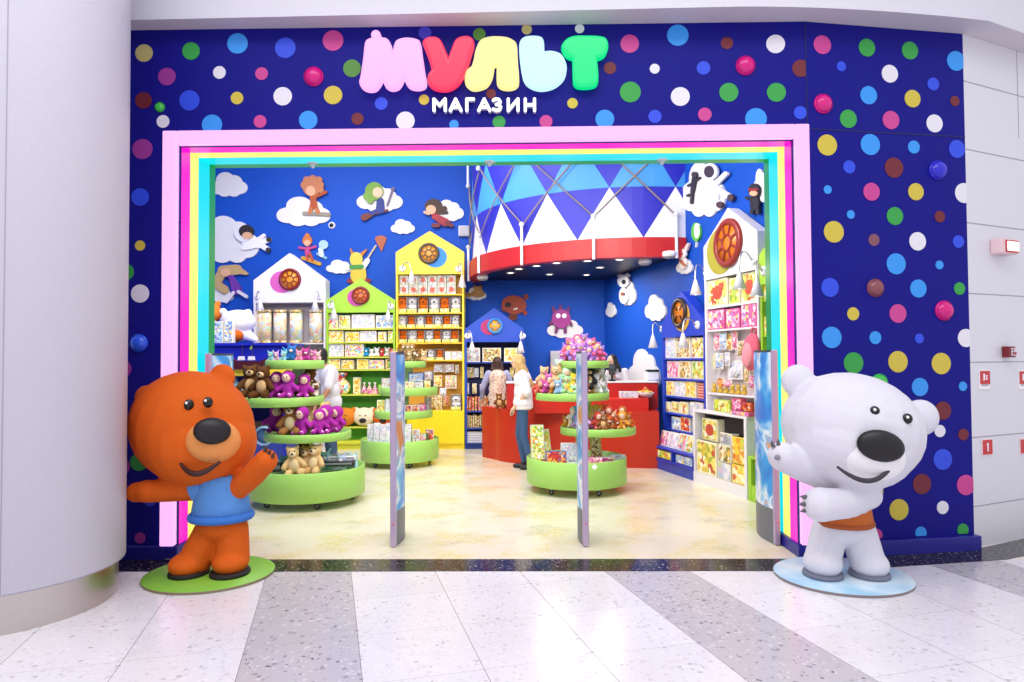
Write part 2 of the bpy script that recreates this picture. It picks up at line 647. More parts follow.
front_dots = [(144, 53, 9, 'k'), (191, 51, 9, 'g'), (237.5, 43.4, 10.5, 's'), (285.3, 47.8, 10.5, 'b'), (333, 40.5, 10.5, 'p'), (166.9, 76.5, 9, 'm'),
    (219.4, 72.4, 6.5, 'w'), (261.6, 73.6, 6.5, 'p'), (352, 68.3, 9, 'o'), (143.4, 100.3, 8.5, 'r'), (189.4, 100.3, 10.3, 'b'), (237, 98, 6.4, 'y'),
    (282.7, 96.2, 9.4, 'w'), (333, 95, 9.4, 'y'), (381.2, 103.5, 6.5, 'b'), (163, 121.4, 6.5, 'w'), (212, 124.6, 10.3, 's'), (260, 121.4, 6.5, 'p'),
    (308.2, 120, 9.4, 's'), (357.5, 118.8, 6.2, 'r'), (142.5, 149, 10.3, 'm'), (140, 197, 9, 'b'), (140, 245.5, 5.2, 'y'), (125.5, 272, 8.5, 'g'),
    (140, 293.5, 9.2, 'w'), (123, 369, 8.5, 'm'), (139, 462, 9, 'g'), (121, 467, 9, 'm'), (140, 538, 5.5, 'm'), (136, 420, 8, 's'), (150, 500, 6, 'b'),
    (425, 32.8, 6.5, 'v'), (479.3, 34.3, 6.4, 'o'), (526.8, 29.3, 5.2, 'k'), (579.6, 28.6, 4.7, 'w'), (629.7, 43.7, 9.3, 'p'), (610, 68, 6.2, 'r'),
    (630.3, 92, 10.5, 'g'), (572.5, 103.2, 5.3, 'y'), (604.8, 119, 9.4, 's'), (546, 121.4, 6.5, 'p'), (499, 122, 6.5, 'g'), (454, 124.6, 4.8, 's'),
    (405.4, 120.8, 9.4, 'w'), (424, 99.7, 5.2, 'y'), (491, 93.8, 5, 'r'), (677.8, 35.2, 10.8, 's'), (727, 43, 6.2, 'r'), (775.6, 43.9, 9.4, 'w'),
    (654.7, 68.7, 5, 'w'), (703.5, 67.9, 6.8, 'b'), (801, 68.3, 8.8, 'r'), (680.3, 96.5, 9.5, 'w'), (728.8, 92.3, 9.5, 'g'), (776.4, 92.3, 9.5, 'g'),
    (655, 116.4, 6.6, 'b'), (704.8, 114.3, 6.8, 'p'), (756, 118.8, 10.8, 's'), (800.4, 112.6, 6.5, 'b')]
side_dots = [(822.4, 44.7, 9.5, 'p'), (867, 47.6, 9, 'g'), (910, 50.5, 9, 'g'), (956, 60.9, 10, 's'), (841.4, 66.3, 5, 'b'), (889.9, 73.7, 9, 'w'),
    (933.3, 84, 6.5, 'b'), (954.9, 101, 5.2, 'r'), (912.6, 98.6, 8.8, 'y'), (868.7, 95.2, 9.2, 's'), (848.4, 118.8, 9.2, 'g'), (891, 120, 9.2, 'p'),
    (934.6, 123.4, 9, 'w'), (827.3, 145, 10.6, 'y'), (870.4, 144.5, 10.6, 's'), (913.9, 147, 6.5, 's'), (957, 149, 9, 'b'), (849.3, 166.9, 6.6, 'b'),
    (894, 167.7, 10.2, 'r'), (827.7, 189.6, 4.3, 's'), (871.6, 191.7, 9, 'p'), (916, 191.7, 8.6, 'y'), (964, 193, 10, 'w'), (850.8, 214.5, 4.3, 's'),
    (895, 216, 9, 'g'), (939.9, 216.6, 5.8, 'r'), (833.9, 231.8, 10.8, 'y'), (874, 239.9, 6, 'n'), (917.7, 241.3, 9.2, 'w'), (958.5, 241.6, 6.3, 'b'),
    (896.2, 263.8, 10.5, 's'), (939.5, 264.9, 4.4, 's'), (830, 287.4, 9.5, 'b'), (918.4, 288.5, 9, 's'), (959.6, 288.5, 6.2, 'g'), (853.2, 313.8, 6.5, 'y'),
    (898, 313.5, 9.3, 'p'), (831.8, 337.4, 10.6, 's'), (875.4, 337.7, 6.4, 's'), (919.4, 338.5, 4.9, 'b'), (966, 338, 9, 'w'), (853.6, 363, 10.6, 'g'),
    (898, 361.7, 10.6, 'y'), (941.3, 363.5, 10.6, 'y'), (920, 387, 9, 's'), (963, 386.3, 4.6, 's'), (943, 410.6, 9, 'r'), (940, 431, 6, 'w'), (963.5, 434.5, 5.8, 'r'),
    (942.8, 459.4, 10.2, 'b'), (922, 484, 10, 'r'), (966, 485, 10, 'p'), (877, 491, 7, 'y'), (899, 509.7, 10.4, 'y'), (942.8, 507.5, 6.4, 'w'), (877, 535, 6, 'p'),
    (921, 533, 6.2, 's'), (963, 530, 6.2, 'g'), (830, 405, 9, 'w'), (832, 500, 8, 's')]

NZ = 3.42                      # top of the neon frame
NL = PY(163.5, 300, FY).x; NR = PY(810.5, 300, FY).x
IL = NL + .115; IR = NR - .115  # inside of the opening
IT = PY(490, 142.5, FY).z
mb = MB()
LX = -4.3


def panel(x0, x1, z0, z1):
    mb.add([(x0, FY, z0), (x1, FY, z0), (x1, FY, z1), (x0, FY, z1), (x0, FY + .05, z0), (x1, FY + .05, z0), (x1, FY + .05, z1), (x0, FY + .05, z1)],
           [(0, 1, 2, 3), (5, 4, 7, 6), (4, 0, 3, 7), (1, 5, 6, 2), (3, 2, 6, 7), (4, 5, 1, 0)])


panel(LX, IL, 0, HT); panel(IL, IR, IT, HT); panel(IR, XF, 0, HT)
for (px, py, r, k) in front_dots:
    p = PY(px, py, FY - .003)
    rr = r * FY / F
    o = [(max(LX, min(XF, x)), max(.12, min(HT - .001, z))) for x, z in circle(p.x, p.z, rr, n=32)]
    mb.prism(o, FY - .004, FY - .0005, DI[k])
struct('wall_front', mb, DM)
# seam lines of the cladding
FS = Frame((XF, FY), ang)
mb = MB()
LS = (PE - E1).length
mb.box((LS / 2, .03, HT / 2), (LS, .06, HT))
for (px, py, r, k) in side_dots:
    x, z = FS.px(px, py, -.003)
    d = (FS.w(x, 0, 0)).y
    rr = r * d / F
    mb.prism([(max(.0, min(LS, a)), max(.13, min(HT - .001, c))) for a, c in circle(x, z, rr, n=32)], -.004, -.0005, DI[k])
wr = struct('wall_front_angled', mb, DM)
wr.location = (XF, FY, 0); wr.rotation_euler = (0, 0, ang)
mb = MB()
mb.box((LS / 2, -.002, PY(870, 131, 5.6).z), (LS, .002, .008)); mb.box((.003, -.003, HT / 2), (.008, .002, HT))
t = struct('trim_1', mb, mat('0c0a55', .5)); t.location = wr.location; t.rotation_euler = wr.rotation_euler
kick = mat('1a1a8c', .35, name='blue_kick_board')
mb = MB(); mb.box(((LX + NL) / 2 + .02, FY - .02, .055), (NL - LX + .04, .05, .11), bev=.004); struct('baseboard_left', mb, kick)
mb = MB(); mb.box((LS / 2, -.03, .06), (LS + .03, .06, .12), bev=.004)
t = struct('baseboard_right', mb, kick); t.location = wr.location; t.rotation_euler = wr.rotation_euler
mb = MB()
for s_, x in ((-1, NL + .07), (1, NR - .07)):
    mb.box((x + s_ * .03, FY + .42, .05), (.18, .86, .10), bev=.004)
struct('trim_2', mb, kick)

# half balls standing proud of the dots
BALL = {'p': ('d6127e', 'pink'), 'g': ('3fc04a', 'green'), 'b': ('2a28c8', 'blue'), 'v': ('5a2f9a', 'violet'), 'n': ('8a4a54', 'brown'), 's': ('2a5fe8', 'bright blue')}


def ball(px, py, r, k, where, fr=None):
    mb = MB()
    d = FY if fr is None else FS.w(FS.px(px, py)[0], 0, 0).y
    rr = r * d / F
    mb.lathe([(rr * math.sin(a), rr * .8 * math.cos(a)) for a in [PI / 2 * i / 9 for i in range(10)]], seg=28, rot=(PI / 2, 0, 0))
    mb.lathe([(rr * 1.06, 0), (rr * 1.06, .012), (rr * .98, .016)], seg=28, rot=(PI / 2, 0, 0))
    o = obj('half_ball', mb, mat(BALL[k][0], .18))
    if fr is None:
        p = PY(px, py, FY); o.location = (p.x, FY, p.z)
    else:
        x, z = FS.px(px, py); o.location = FS.w(x, 0, z); o.rotation_euler = (0, 0, ang)
    tag(o, 'glossy %s half ball on the dotted wall, %s' % (BALL[k][1], where), 'wall ornament')


ball(313.8, 76.8, 9.4, 'p', 'left of the lit bubble sign')
ball(745.3, 65.8, 9.2, 'p', 'right of the lit bubble sign')
ball(160, 107.3, 4.8, 'g', 'beside the column')
ball(139, 343, 8.5, 's', 'between column and light frame')
ball(822.8, 104, 9.3, 'p', 'just right of the panel seam', FS)
ball(937.5, 170.2, 9.2, 'b', 'upper right near the white wall', FS)
ball(875, 288, 8.6, 'n', 'middle of the right panel', FS)
ball(943.7, 310.6, 9.3, 'p', 'right, level with the fire lamp', FS)
ball(879, 383, 8.6, 'g', 'just behind the white bear head', FS)

# ------------------------------------------------------------------ rainbow light frames round the opening
def light_frame(y0, y1, xl, xr, zt, wd, m, label, cap=None, zb=.1):
    t = thing('light_frame', label, 'light frame', ((xl + xr) / 2, y0, 0), 0, 'nested light frames round the opening')
    hw = (xr - xl) / 2
    for sg in (-1, 1):
        b = MB(); b.box((sg * (hw + wd / 2), (y1 - y0) / 2, (zt + wd + zb) / 2), (wd, y1 - y0, zt + wd - zb), bev=.006)
        obj('side_tube', b, m, t)
    b = MB(); b.box((0, (y1 - y0) / 2, zt + wd / 2), (hw * 2 - .004, y1 - y0, wd), bev=.006)
    obj('top_tube', b, m, t)
    return t


pinkM = mat('ffbcf7', .3, emit=1.05, name='pale_pink_light')
light_frame(FY - .045, FY + .02, IL, IR, IT, .112, pinkM, 'outermost frame of pale pink light round the shop opening', zb=.11)
light_frame(FY + .024, FY + .215, IL - .005, IR + .005, IT + .004, .09, mat('ff10c8', .3, emit=1.0, name='magenta_light'), 'frame of magenta light just inside the pale pink one')
light_frame(FY + .22, FY + .38, IL - .012, IR + .010, IT + .010, .09, mat('ffee6e', .3, emit=1.1, name='yellow_light'), 'frame of yellow light between the magenta and turquoise ones')
light_frame(FY + .385, FY + .60, IL - .016, IR + .012, IT + .014, .09, mat('00dcea', .3, emit=1.0, name='turquoise_light'), 'frame of turquoise light between the yellow and green ones')
light_frame(FY + .605, FY + .73, IL - .022, IR + .014, IT + .018, .09, mat('06a04e', .3, emit=.75, name='green_light'), 'innermost frame of green light at the shop opening')

# shop shell behind the facade
UL = Frame((G(651.7, 467).x, G(651.7, 467).y), 0)
A_ = Vector(UL.o[:2]); B_ = G(747, 500); uw = (Vector(B_[:2]) - A_).normalized()
FR = Frame((A_.x, A_.y), math.atan2(uw.y, uw.x))     # right hand shelf line: x toward the camera, y to the wall
WD = .38                                             # wall behind that line
BY = 12.9; BY2 = 12.88; CZ = 5.9
blue = mat('0f4cb6', .6, spec=.25, name='bright_blue_wall')


def wall_poly(name, p, q, th, z0, z1, m):
    """upright wall slab from p to q, thickness to the left of p->q"""
    p = Vector(p); q = Vector(q); d = (q - p).normalized(); n = Vector((-d.y, d.x)) * th
    return struct(name, poly_slab([p, q, q + n, p + n], z0, z1), m)


# right wall line
rw0 = FR.w(0, WD, 0); rx = FR.x
def on_right(Y):
    k = (Y - rw0.y) / rx.y
    return Vector((rw0.x + rx.x * k, Y))
cr_ = on_right(BY); nr_ = on_right(FY + .5)
wall_poly('wall_right', nr_, cr_, -.2, 0, CZ, blue)
XJ = PY(527, 300, BY2).x
wall_poly('wall_back', (cr_.x + .2, BY), (XJ - .2, BY), -.2, 0, CZ, blue)
mb = MB(); mb.box(((XJ - 6.4) / 2, BY2 + .1, CZ / 2), (XJ + 6.4, .2, CZ)); mb.box((XJ - .1, (BY + BY2) / 2 + .1, CZ / 2), (.2, BY - BY2, CZ))
struct('wall_back_left', mb, blue)
mb = MB(); mb.box((-6.3, (FY + BY2) / 2 + .2, CZ / 2), (.2, BY2 - FY - .3, CZ)); struct('wall_left', mb, blue)
mb = MB(); mb.box((-1.2, (FY + BY) / 2 + .2, CZ + .1), (10.6, BY - FY + .6, .2)); struct('ceiling_shop', mb, mat('d8d8e0', .8))
mb = MB()
mb.box(((IL - .14 - 6.3) / 2, FY + .5, CZ / 2), (6.3 + IL - .14, .3, CZ)); mb.box(((IR + .13 + nr_.x) / 2 + .15, FY + .5, CZ / 2), (nr_.x - IR + .1, .3, CZ))
mb.box(((IL + IR) / 2, FY + .5, (IT + .14 + CZ) / 2), (IR - IL + .5, .3, CZ - IT - .14))
struct('wall_front_inner', mb, blue)

# ------------------------------------------------------------------ mall: bulkhead, corridor wall, column
white = mat('d8d6e0', .55, name='white_plaster')
SY0 = G(600, 8.5, HT).y
SYL = G(128, 20, HT).y
curve = [(-7, SYL), (-3, SYL), (XF - .6, SY0)]
for i in range(1, 12):
    t_ = i / 11
    curve.append((XF - .6 + t_ * 2.1, SY0 + .28 * t_ ** 1.7))
curve += [(4.6, 5.95), (7.0, 7.3)]
mb = MB()
soff = mat('cfc8d0', .6, name='soffit_plaster')
n = len(curve)
vs = [(x, y, HT + .001) for x, y in curve] + [(x, y, HT + 1.75) for x, y in curve]
mb.add(vs, [(i, i + 1, i + 1 + n, i + n) for i in range(n - 1)], 0, True)
back = [(x, 8.6) for x, y in curve]
vs = [(x, y, HT + .001) for x, y in curve] + [(x, y, HT + .001) for x, y in back]
mb.add(vs, [(i, i + n, i + 1 + n, i + 1) for i in range(n - 1)], 1)
vs = [(x, y, HT + 1.75) for x, y in curve] + [(x, y, HT + 1.75) for x, y in back]
mb.add(vs, [(i, i + 1, i + 1 + n, i + n) for i in range(n - 1)], 0)
struct('ceiling_bulkhead', mb, [white, soff])

wallw = mat('dcdae2', .35, name='white_corridor_panel')
FW = Frame((E2.x, E2.y), math.atan2(WE.y - E2.y, WE.x - E2.x))
mb = MB(); mb.box((1.6, .1, HT / 2), (3.2, .2, HT))
w = struct('wall_corridor', mb, wallw); w.location = FW.o; w.rotation_euler = (0, 0, FW.r)
mb = MB()
for py in (88, 154, 225.5, 294.5, 362, 436, 504):
    x, z = FW.px(990, py)
    mb.box((1.6, -.001, z), (3.2, .003, .007))
for px in (1018,):
    x, z = FW.px(px, 110); mb.box((x, -.001, (z + HT) / 2), (.005, .003, HT - z + .5))
w = struct('trim_4', mb, mat('9a97a2', .6)); w.location = FW.o; w.rotation_euler = (0, 0, FW.r)

CX, CY, CR = -3.46, 4.52, .715
mb = MB(); mb.lathe([(CR - .01, .24), (CR, .25), (CR, 6.2)], (CX, CY, 0), 96)
mb.add([(CX + CR * math.cos(2 * PI * i / 48), CY + CR * math.sin(2 * PI * i / 48), .24) for i in range(48)], [tuple(range(48))[::-1]])
struct('column', mb, mat('d0cdd9', .42, name='white_column_skin'))
steel = mat('cbc4bf', .34, 1.0, name='brushed_steel')
mb = MB(); mb.lathe([(CR - .045, 0), (CR - .045, .245)], (CX, CY, 0), 96)
struct('column_base', mb, steel)
aa = math.atan2(-CY - .0, -CX)
q = Vector((CX, CY)) ; 
sa = None
for k in range(3600):
    a = 2 * PI * k / 3600
    P_ = Vector((CX + CR * math.cos(a), CY + CR * math.sin(a), 3.0)) - EYE
    c_ = CAMROT.transposed() @ P_
    if (P_.x * math.cos(a) + P_.y * math.sin(a)) < 0:
        if abs(512 + F * c_.x / -c_.z - 6) < .7:
            sa = a
if sa is not None:
    mb = MB(); mb.box((CX + CR * math.cos(sa), CY + CR * math.sin(sa), 3.2), (.004, .006, 5.9), (0, 0, sa)); struct('column_seam', mb, mat('a5a0ac', .6))

# ------------------------------------------------------------------ the lit shop sign
def traced(pts, s=3.938, ox=360, oy=20, Y=FY - .05):
    out = []
    for p in pts:
        w = PY(ox + p[0] / s, oy + p[1] / s, Y)
        out.append((w.x, w.z) + tuple(p[2:]))
    return out


LET = [
    ('ffb6f0', 'pale pink', [[(22, 95), (38, 78), (70, 73), (105, 76), (122, 95), (131, 130, 1), (137, 100), (150, 82), (185, 74), (225, 80), (240, 95), (248, 150), (258, 215), (264, 250), (255, 270), (228, 277), (200, 272), (185, 258), (175, 236, 1), (165, 258), (150, 274), (125, 279), (105, 270), (96, 255), (91, 240, 1), (80, 262), (62, 280), (35, 283), (10, 272), (-1, 250), (4, 225), (14, 160)],
        [(63 + 19 * math.cos(i * PI / 4), 60 + 19 * math.sin(i * PI / 4)) for i in range(8)]]),
    ('f8385e', 'red', [[(248, 90), (268, 73), (298, 71), (318, 82), (332, 108), (349, 149, 1), (362, 115), (375, 85), (395, 71), (425, 68), (446, 80), (450, 105), (440, 140), (425, 190), (405, 235), (380, 265), (345, 281), (305, 279), (278, 266), (267, 243), (270, 218), (283, 200, 1), (272, 160), (255, 115)]]),
    ('fbeb9a', 'cream yellow', [[(470, 90), (490, 76), (525, 69), (575, 72), (605, 85), (618, 105), (622, 170), (627, 240), (620, 265), (595, 276), (562, 274), (542, 260), (538, 235), (539, 185, 1), (530, 185, 1), (522, 230), (505, 260), (480, 274), (445, 278), (420, 262), (413, 238), (420, 205), (440, 186, 1), (448, 160), (455, 125)]]),
    ('c9f4fb', 'pale ice blue', [[(627, 110), (632, 85), (652, 70), (690, 67), (715, 73), (724, 90), (726, 128, 1), (755, 126), (790, 138), (810, 170), (813, 205), (800, 240), (765, 268), (720, 279), (680, 272), (650, 250), (638, 215), (630, 160)]]),
    ('00e284', 'bright green', [[(812, 80), (840, 68), (880, 66), (940, 68), (968, 78), (977, 105), (970, 135), (955, 152), (933, 158, 1), (937, 200), (938, 240), (930, 262), (900, 271), (860, 270), (842, 258), (838, 235), (836, 158, 1), (815, 150), (798, 130), (793, 105)]]),
]
sx0 = PY(484, 60, FY)
sign = thing('shop_sign', 'large lit sign of five multicoloured bubble letters above the opening', 'sign', (sx0.x, FY - .004, sx0.z))
for hexc, nm, outs in LET:
    ols = []
    for i, o_ in enumerate(outs):
        w = [(p[0] - sx0.x, p[1] - sx0.z) + tuple(p[2:]) for p in traced(o_)]
        w = smooth_outline(w, 6)
        ols.append(w)
    dot_ = ols[1:] ; ols = ols[:1]
    me = puffy(ols, .09, .028, 'letter')
    l = link('letter', me, [mat(hexc, .3, emit=1.05, name='lit_letter_' + nm.replace(' ', '_'))], sign)
    l['label'] = '%s lit bubble letter' % nm
    for d_ in dot_:
        link('letter_dot', puffy([d_], .07, .02, 'letter_dot'), [mat(hexc, .3, emit=1.1)], l)

# small white letters under it, each a bent bar of light on a grey return
GL = {
    'M': [[(0, 0), (0, 1), (.5, .45), (1, 1), (1, 0)]],
    'A': [[(0, 0), (.5, 1), (1, 0)], [(.2, .3), (.8, .3)]],
    'GH': [[(0, 0), (0, 1), (1, 1)]],
    'Z': [[(.02, .9), (.3, 1), (.7, .97), (.9, .76), (.7, .55), (.4, .53)], [(.7, .53), (.97, .3), (.8, .06), (.4, 0), (0, .12)]],
    'I': [[(0, 1), (0, 0), (1, 1), (1, 0)]],
    'N': [[(0, 0), (0, 1)], [(1, 0), (1, 1)], [(0, .5), (1, .5)]],
}
p0 = PY(485, 106, FY)
sg2 = thing('lower_shop_sign', 'row of small white lit capital letters under the bubble sign', 'sign', (p0.x, FY - .004, p0.z))
wl = mat('ffffff', .3, emit=1.5); gr = mat('c9cbe0', .4)
for g, x0, x1 in (('M', 292, 336), ('A', 356, 398), ('GH', 421, 447), ('A', 468, 511), ('Z', 525, 555), ('I', 584, 622), ('N', 651, 687)):
    a = PY(360 + x0 / 3.938, 20 + 358 / 3.938, FY - .04); c = PY(360 + x1 / 3.938, 20 + 313 / 3.938, FY - .04)
    b = MB(); b2 = MB()
    for st in GL[g]:
        pts = [(a.x + (c.x - a.x) * x - p0.x, a.z + (c.z - a.z) * z - p0.z) for x, z in st]
        for (q0, q1) in zip(pts, pts[1:]):
            b.prism(stick(*q0, *q1, .0125), -.05, -.042)
            b2.prism(stick(*q0, *q1, .0125), -.0415, 0)
    l = obj('letter', b, wl, sg2)
    obj('letter_return', b2, gr, l)
# ------------------------------------------------------------------ the two bear statues (plain toy bears)


def bear_space(cx, cy, Y):
    k = Y / F

    def b(px, py, d=0.0):
        return Vector(((px - cx) * k, d, (cy - py) * k + .02))
    return b, k


# --- orange brown bear, arms spread
g0 = G(210, 575)
b, k = bear_space(210, 575, g0.y)
t = thing('bear_statue', 'orange-brown bear statue in a blue shirt, arms spread, beside the white column', 'statue', (g0.x, g0.y, 0), 0)
m = MB(); m.lathe([(0, 0), (.457, 0), (.462, .004), (.462, .018), (.458, .022), (0, .022)], seg=64, sy=.96)
m.lathe([(.4625, .003), (.4625, .018)], seg=64, sy=.96, mi=1)
ba = obj('base_disc', m, [mat('84bf43', .4, name='green_base'), mat('8a7460', .6)], t); ba.location = (0.0, 0.0, .001)
ba['label'] = 'flat round green base'
orange = mat('d85f14', .75, noise=.08, spec=.25, name='orange_felt')
hc = b(187, 431, .06)
HM = Euler((0, R(-8), 0)).to_matrix()
shapes = [('s', hc, (.468, .34, .425), (0, R(12), 0)), ('s', b(197, 446, .03), (.42, .33, .34)),
          ('s', b(213, 381, .14), (.10, .055, .105)), ('s', b(135, 402, .14), (.10, .055, .10)),
          ('c', b(221, 490), b(222, 515), .125, .165), ('s', b(222, 528), (.185, .16, .125)),
          ('c', b(196, 492, -.02), b(150, 493, -.06), .085, .085), ('c', b(150, 493, -.04), b(139, 494, -.05), .085, .075),
          ('c', b(236, 494, -.03), b(258, 476, -.10), .085, .09), ('c', b(258, 476, -.10), b(274, 461, -.16), .09, .085),
          ('c', b(210, 533, 0), b(196, 563, -.02), .115, .125), ('s', b(191, 565, -.05), (.135, .15, .09)),
          ('c', b(232, 533, 0), b(233, 562, -.01), .12, .125), ('s', b(233, 563, -.04), (.13, .15, .09))]
obj('body', organic(shapes, .014, 4, 'bear_body'), orange, t)
# face
mz = b(226, 441, -.215)
m = MB(); m.sphere(mz, (.185, .11, .155), (0, R(8), R(28)), 24, 16); o = obj('muzzle', m, mat('e8964e', .75, noise=.06), t); o['label'] = 'lighter orange muzzle'
m = MB(); m.sphere(b(231, 430, -.32), (.125, .06, .095), (0, R(6), R(30)), 24, 14); obj('nose', m, mat('120d12', .45), t)
m = MB()
pts = []
for i in range(13):
    q = i / 12
    px = 198 + 38 * q; py = 456 + 14 * math.sin(PI * (.12 + .80 * q))
    pts.append(b(px, py, -.275 - .05 * math.sin(PI * q)))
m.tube(pts, [.010 + .012 * math.sin(PI * i / 12) for i in range(13)], 8); obj('mouth', m, mat('3a120c', .5), t)
for px in (203, 222):
    e = b(px, 406 - (px - 203) * .12, -.235 - (px - 203) * .0005)
    m = MB(); m.sphere(e, (.034, .022, .040), (0, 0, R(20))); ey = obj('eye', m, mat('0c0a0c', .12), t)
    m = MB(); m.sphere(e + Vector((-.008, -.02, .014)), .010); obj('eye_glint', m, mat('ffffff', .2), ey)
# shirt
m = MB()
prof = [(.135, .06), (.165, .03), (.185, -.05), (.20, -.14), (.215, -.235)]
c0 = b(221, 486)
m.lathe([(r, z) for r, z in prof] + [(.19, -.24)], c0, 40, sy=.92)
m.tube([c0 + Vector((-.10, -.02, -.02)), c0 + Vector((-.19, -.02, -.055))], [.115, .105], 16)
m.tube([c0 + Vector((.07, -.02, -.04)), c0 + Vector((.135, -.045, -.02))], [.115, .105], 16)
sh = obj('shirt', m, mat('5b93d8', .8, noise=.1, spec=.2, name='blue_knit'), t)
m = MB(); m.lathe([(.213 + .026 * math.cos(a), -.245 + .03 * math.sin(a)) for a in [2 * PI * i / 12 for i in range(13)]], c0, 40, sy=.92)
obj('hem', m, mat('3f78cc', .8, noise=.1, spec=.2), sh)
for px, py in ((192, 574), (233, 573)):
    m = MB(); p = b(px, py, -.05); m.lathe([(0, 0), (.138, 0), (.142, .012), (.136, .03), (0, .03)], (p.x, p.y, .023), 28, sy=1.12)
    obj('sole', m, mat('1a120e', .7), t)
for i in range(3):
    p = b(275 + 3.5 * i, 451 + 3 * i, -.2); m = MB(); m.lathe([(.016, 0), (.011, .022), (0, .045)], p, 10, rot=(R(10), R(25), 0)); obj('claw', m, mat('4a2a18', .5), t)

# --- white bear
g1 = G(842, 577)
b, k = bear_space(842, 577, g1.y)
t = thing('bear_statue', 'white bear statue in an orange waistcoat on a pale blue round base', 'statue', (g1.x, g1.y, 0), 0)
m = MB(); m.lathe([(0, 0), (.465, 0), (.47, .004), (.47, .018), (.466, .022), (0, .022)], seg=64, sy=.95)
m.lathe([(.4705, .003), (.4705, .018)], seg=64, sy=.95, mi=1)


def cloudy():
    mt = bpy.data.materials.new('pale_blue_cloudy_base'); mt.use_nodes = True
    nt = mt.node_tree; bs = nt.nodes['Principled BSDF']; bs.inputs['Roughness'].default_value = .4
    tc = nt.nodes.new('ShaderNodeTexCoord'); n = nt.nodes.new('ShaderNodeTexNoise'); n.inputs['Scale'].default_value = 3
    cr = nt.nodes.new('ShaderNodeValToRGB'); e = cr.color_ramp.elements
    e[0].position = .38; e[0].color = lin('9ac6e2') + [1]; e[1].position = .66; e[1].color = lin('d8e8f0') + [1]
    nt.links.new(tc.outputs['Object'], n.inputs['Vector']); nt.links.new(n.outputs['Fac'], cr.inputs[0]); nt.links.new(cr.outputs[0], bs.inputs['Base Color'])
    return mt


ba = obj('base_disc', m, [cloudy(), mat('8a7a78', .6)], t); ba.location = (0, 0, .001); ba['label'] = 'flat round pale blue cloudy base'
fur = mat('dedce5', .7, noise=.04, spec=.25, name='white_felt')
tilt = R(15)
shapes = [('s', b(853, 434, -.02), (.50, .42, .405), (0, tilt, 0)), ('s', b(848, 446, -.05), (.45, .40, .34), (0, tilt, 0)),
          ('s', b(805, 387, .05), (.125, .07, .125)), ('s', b(924, 424, .03), (.135, .08, .135)),
          ('c', b(845, 492), b(844, 515), .15, .18), ('s', b(845, 530), (.19, .16, .14)),
          ('c', b(826, 484, -.05), b(798, 469, -.12), .085, .105), ('c', b(798, 469, -.12), b(777, 458, -.17), .105, .105),
          ('c', b(862, 497, -.10), b(830, 501, -.24), .10, .105), ('c', b(830, 501, -.24), b(806, 501, -.27), .105, .12),
          ('c', b(831, 533), b(822, 562, -.02), .125, .125), ('s', b(821, 564, -.04), (.132, .15, .10)),
          ('c', b(858, 533), b(865, 562, -.02), .125, .125), ('s', b(866, 565, -.04), (.132, .15, .10))]
obj('body', organic(shapes, .014, 4, 'bear_body'), fur, t)
m = MB(); m.sphere(b(848, 454, -.36), (.215, .12, .165), (0, R(12), R(-12)), 24, 16); o = obj('muzzle', m, mat('f4f2f4', .7), t); o['label'] = 'white rounded muzzle'
m = MB(); m.sphere(b(849, 443, -.475), (.15, .06, .105), (0, R(12), R(-10)), 24, 14); obj('nose', m, mat('100d12', .45), t)
pts = [b(812 + 52 * q, 452 + 22 * math.sin(PI * (.15 + .75 * q)), -.44 - .045 * math.sin(PI * q)) for q in [i / 12 for i in range(13)]]
m = MB(); m.tube(pts, [.008 + .010 * math.sin(PI * i / 12) for i in range(13)], 8); obj('mouth', m, mat('38343c', .5), t)
for px, py, dy in ((850, 413, -.392), (880, 420, -.385)):
    e = b(px, py, dy)
    m = MB(); m.sphere(e, (.036, .022, .036)); ey = obj('eye', m, mat('0c0a0c', .12), t)
    m = MB(); m.sphere(e + Vector((-.008, -.02, .012)), .010); obj('eye_glint', m, mat('ffffff', .2), ey)
vest = mat('c4621a', .7, noise=.1, name='orange_brown_cloth')
m = MB(); c0 = b(845, 510)
m.lathe([(.155, .14), (.168, .10), (.182, .0), (.196, -.10), (.20, -.125), (.185, -.13)], c0, 44, sy=.95)
vs_ = obj('waistcoat', m, vest, t)
m = MB(); m.lathe([(.199, -.10), (.206, -.105), (.206, -.128), (.196, -.135)], c0, 44, sy=.95); obj('hem', m, mat('a8501a', .7), vs_)
for px, py in ((821, 576), (866, 577)):
    m = MB(); p = b(px, py, -.04); m.lathe([(0, 0), (.134, 0), (.138, .012), (.132, .03), (0, .03)], (p.x, p.y, .023), 28, sy=1.12)
    obj('sole', m, mat('6f7488', .6), t)
claw = mat('5a5560', .4)
for (px, py, d, ry) in ((765, 444, -.2, -20), (770, 443, -.2, -5), (791, 494, -.28, -80), (789, 500, -.29, -90), (791, 506, -.28, -100)):
    m = MB(); m.lathe([(.017, 0), (.012, .025), (0, .05)], b(px + 2, py + 4 if py < 450 else py, d), 10, rot=(0, R(ry), 0)); obj('claw', m, claw, t)
m = MB(); m.sphere(b(767, 457, -.272), (.022, .014, .02)); obj('paw_pad', m, mat('8a8692', .5), t)

# ------------------------------------------------------------------ anti-theft gates
lil = mat('b9a8c8', .35, .3, name='lilac_aluminium')


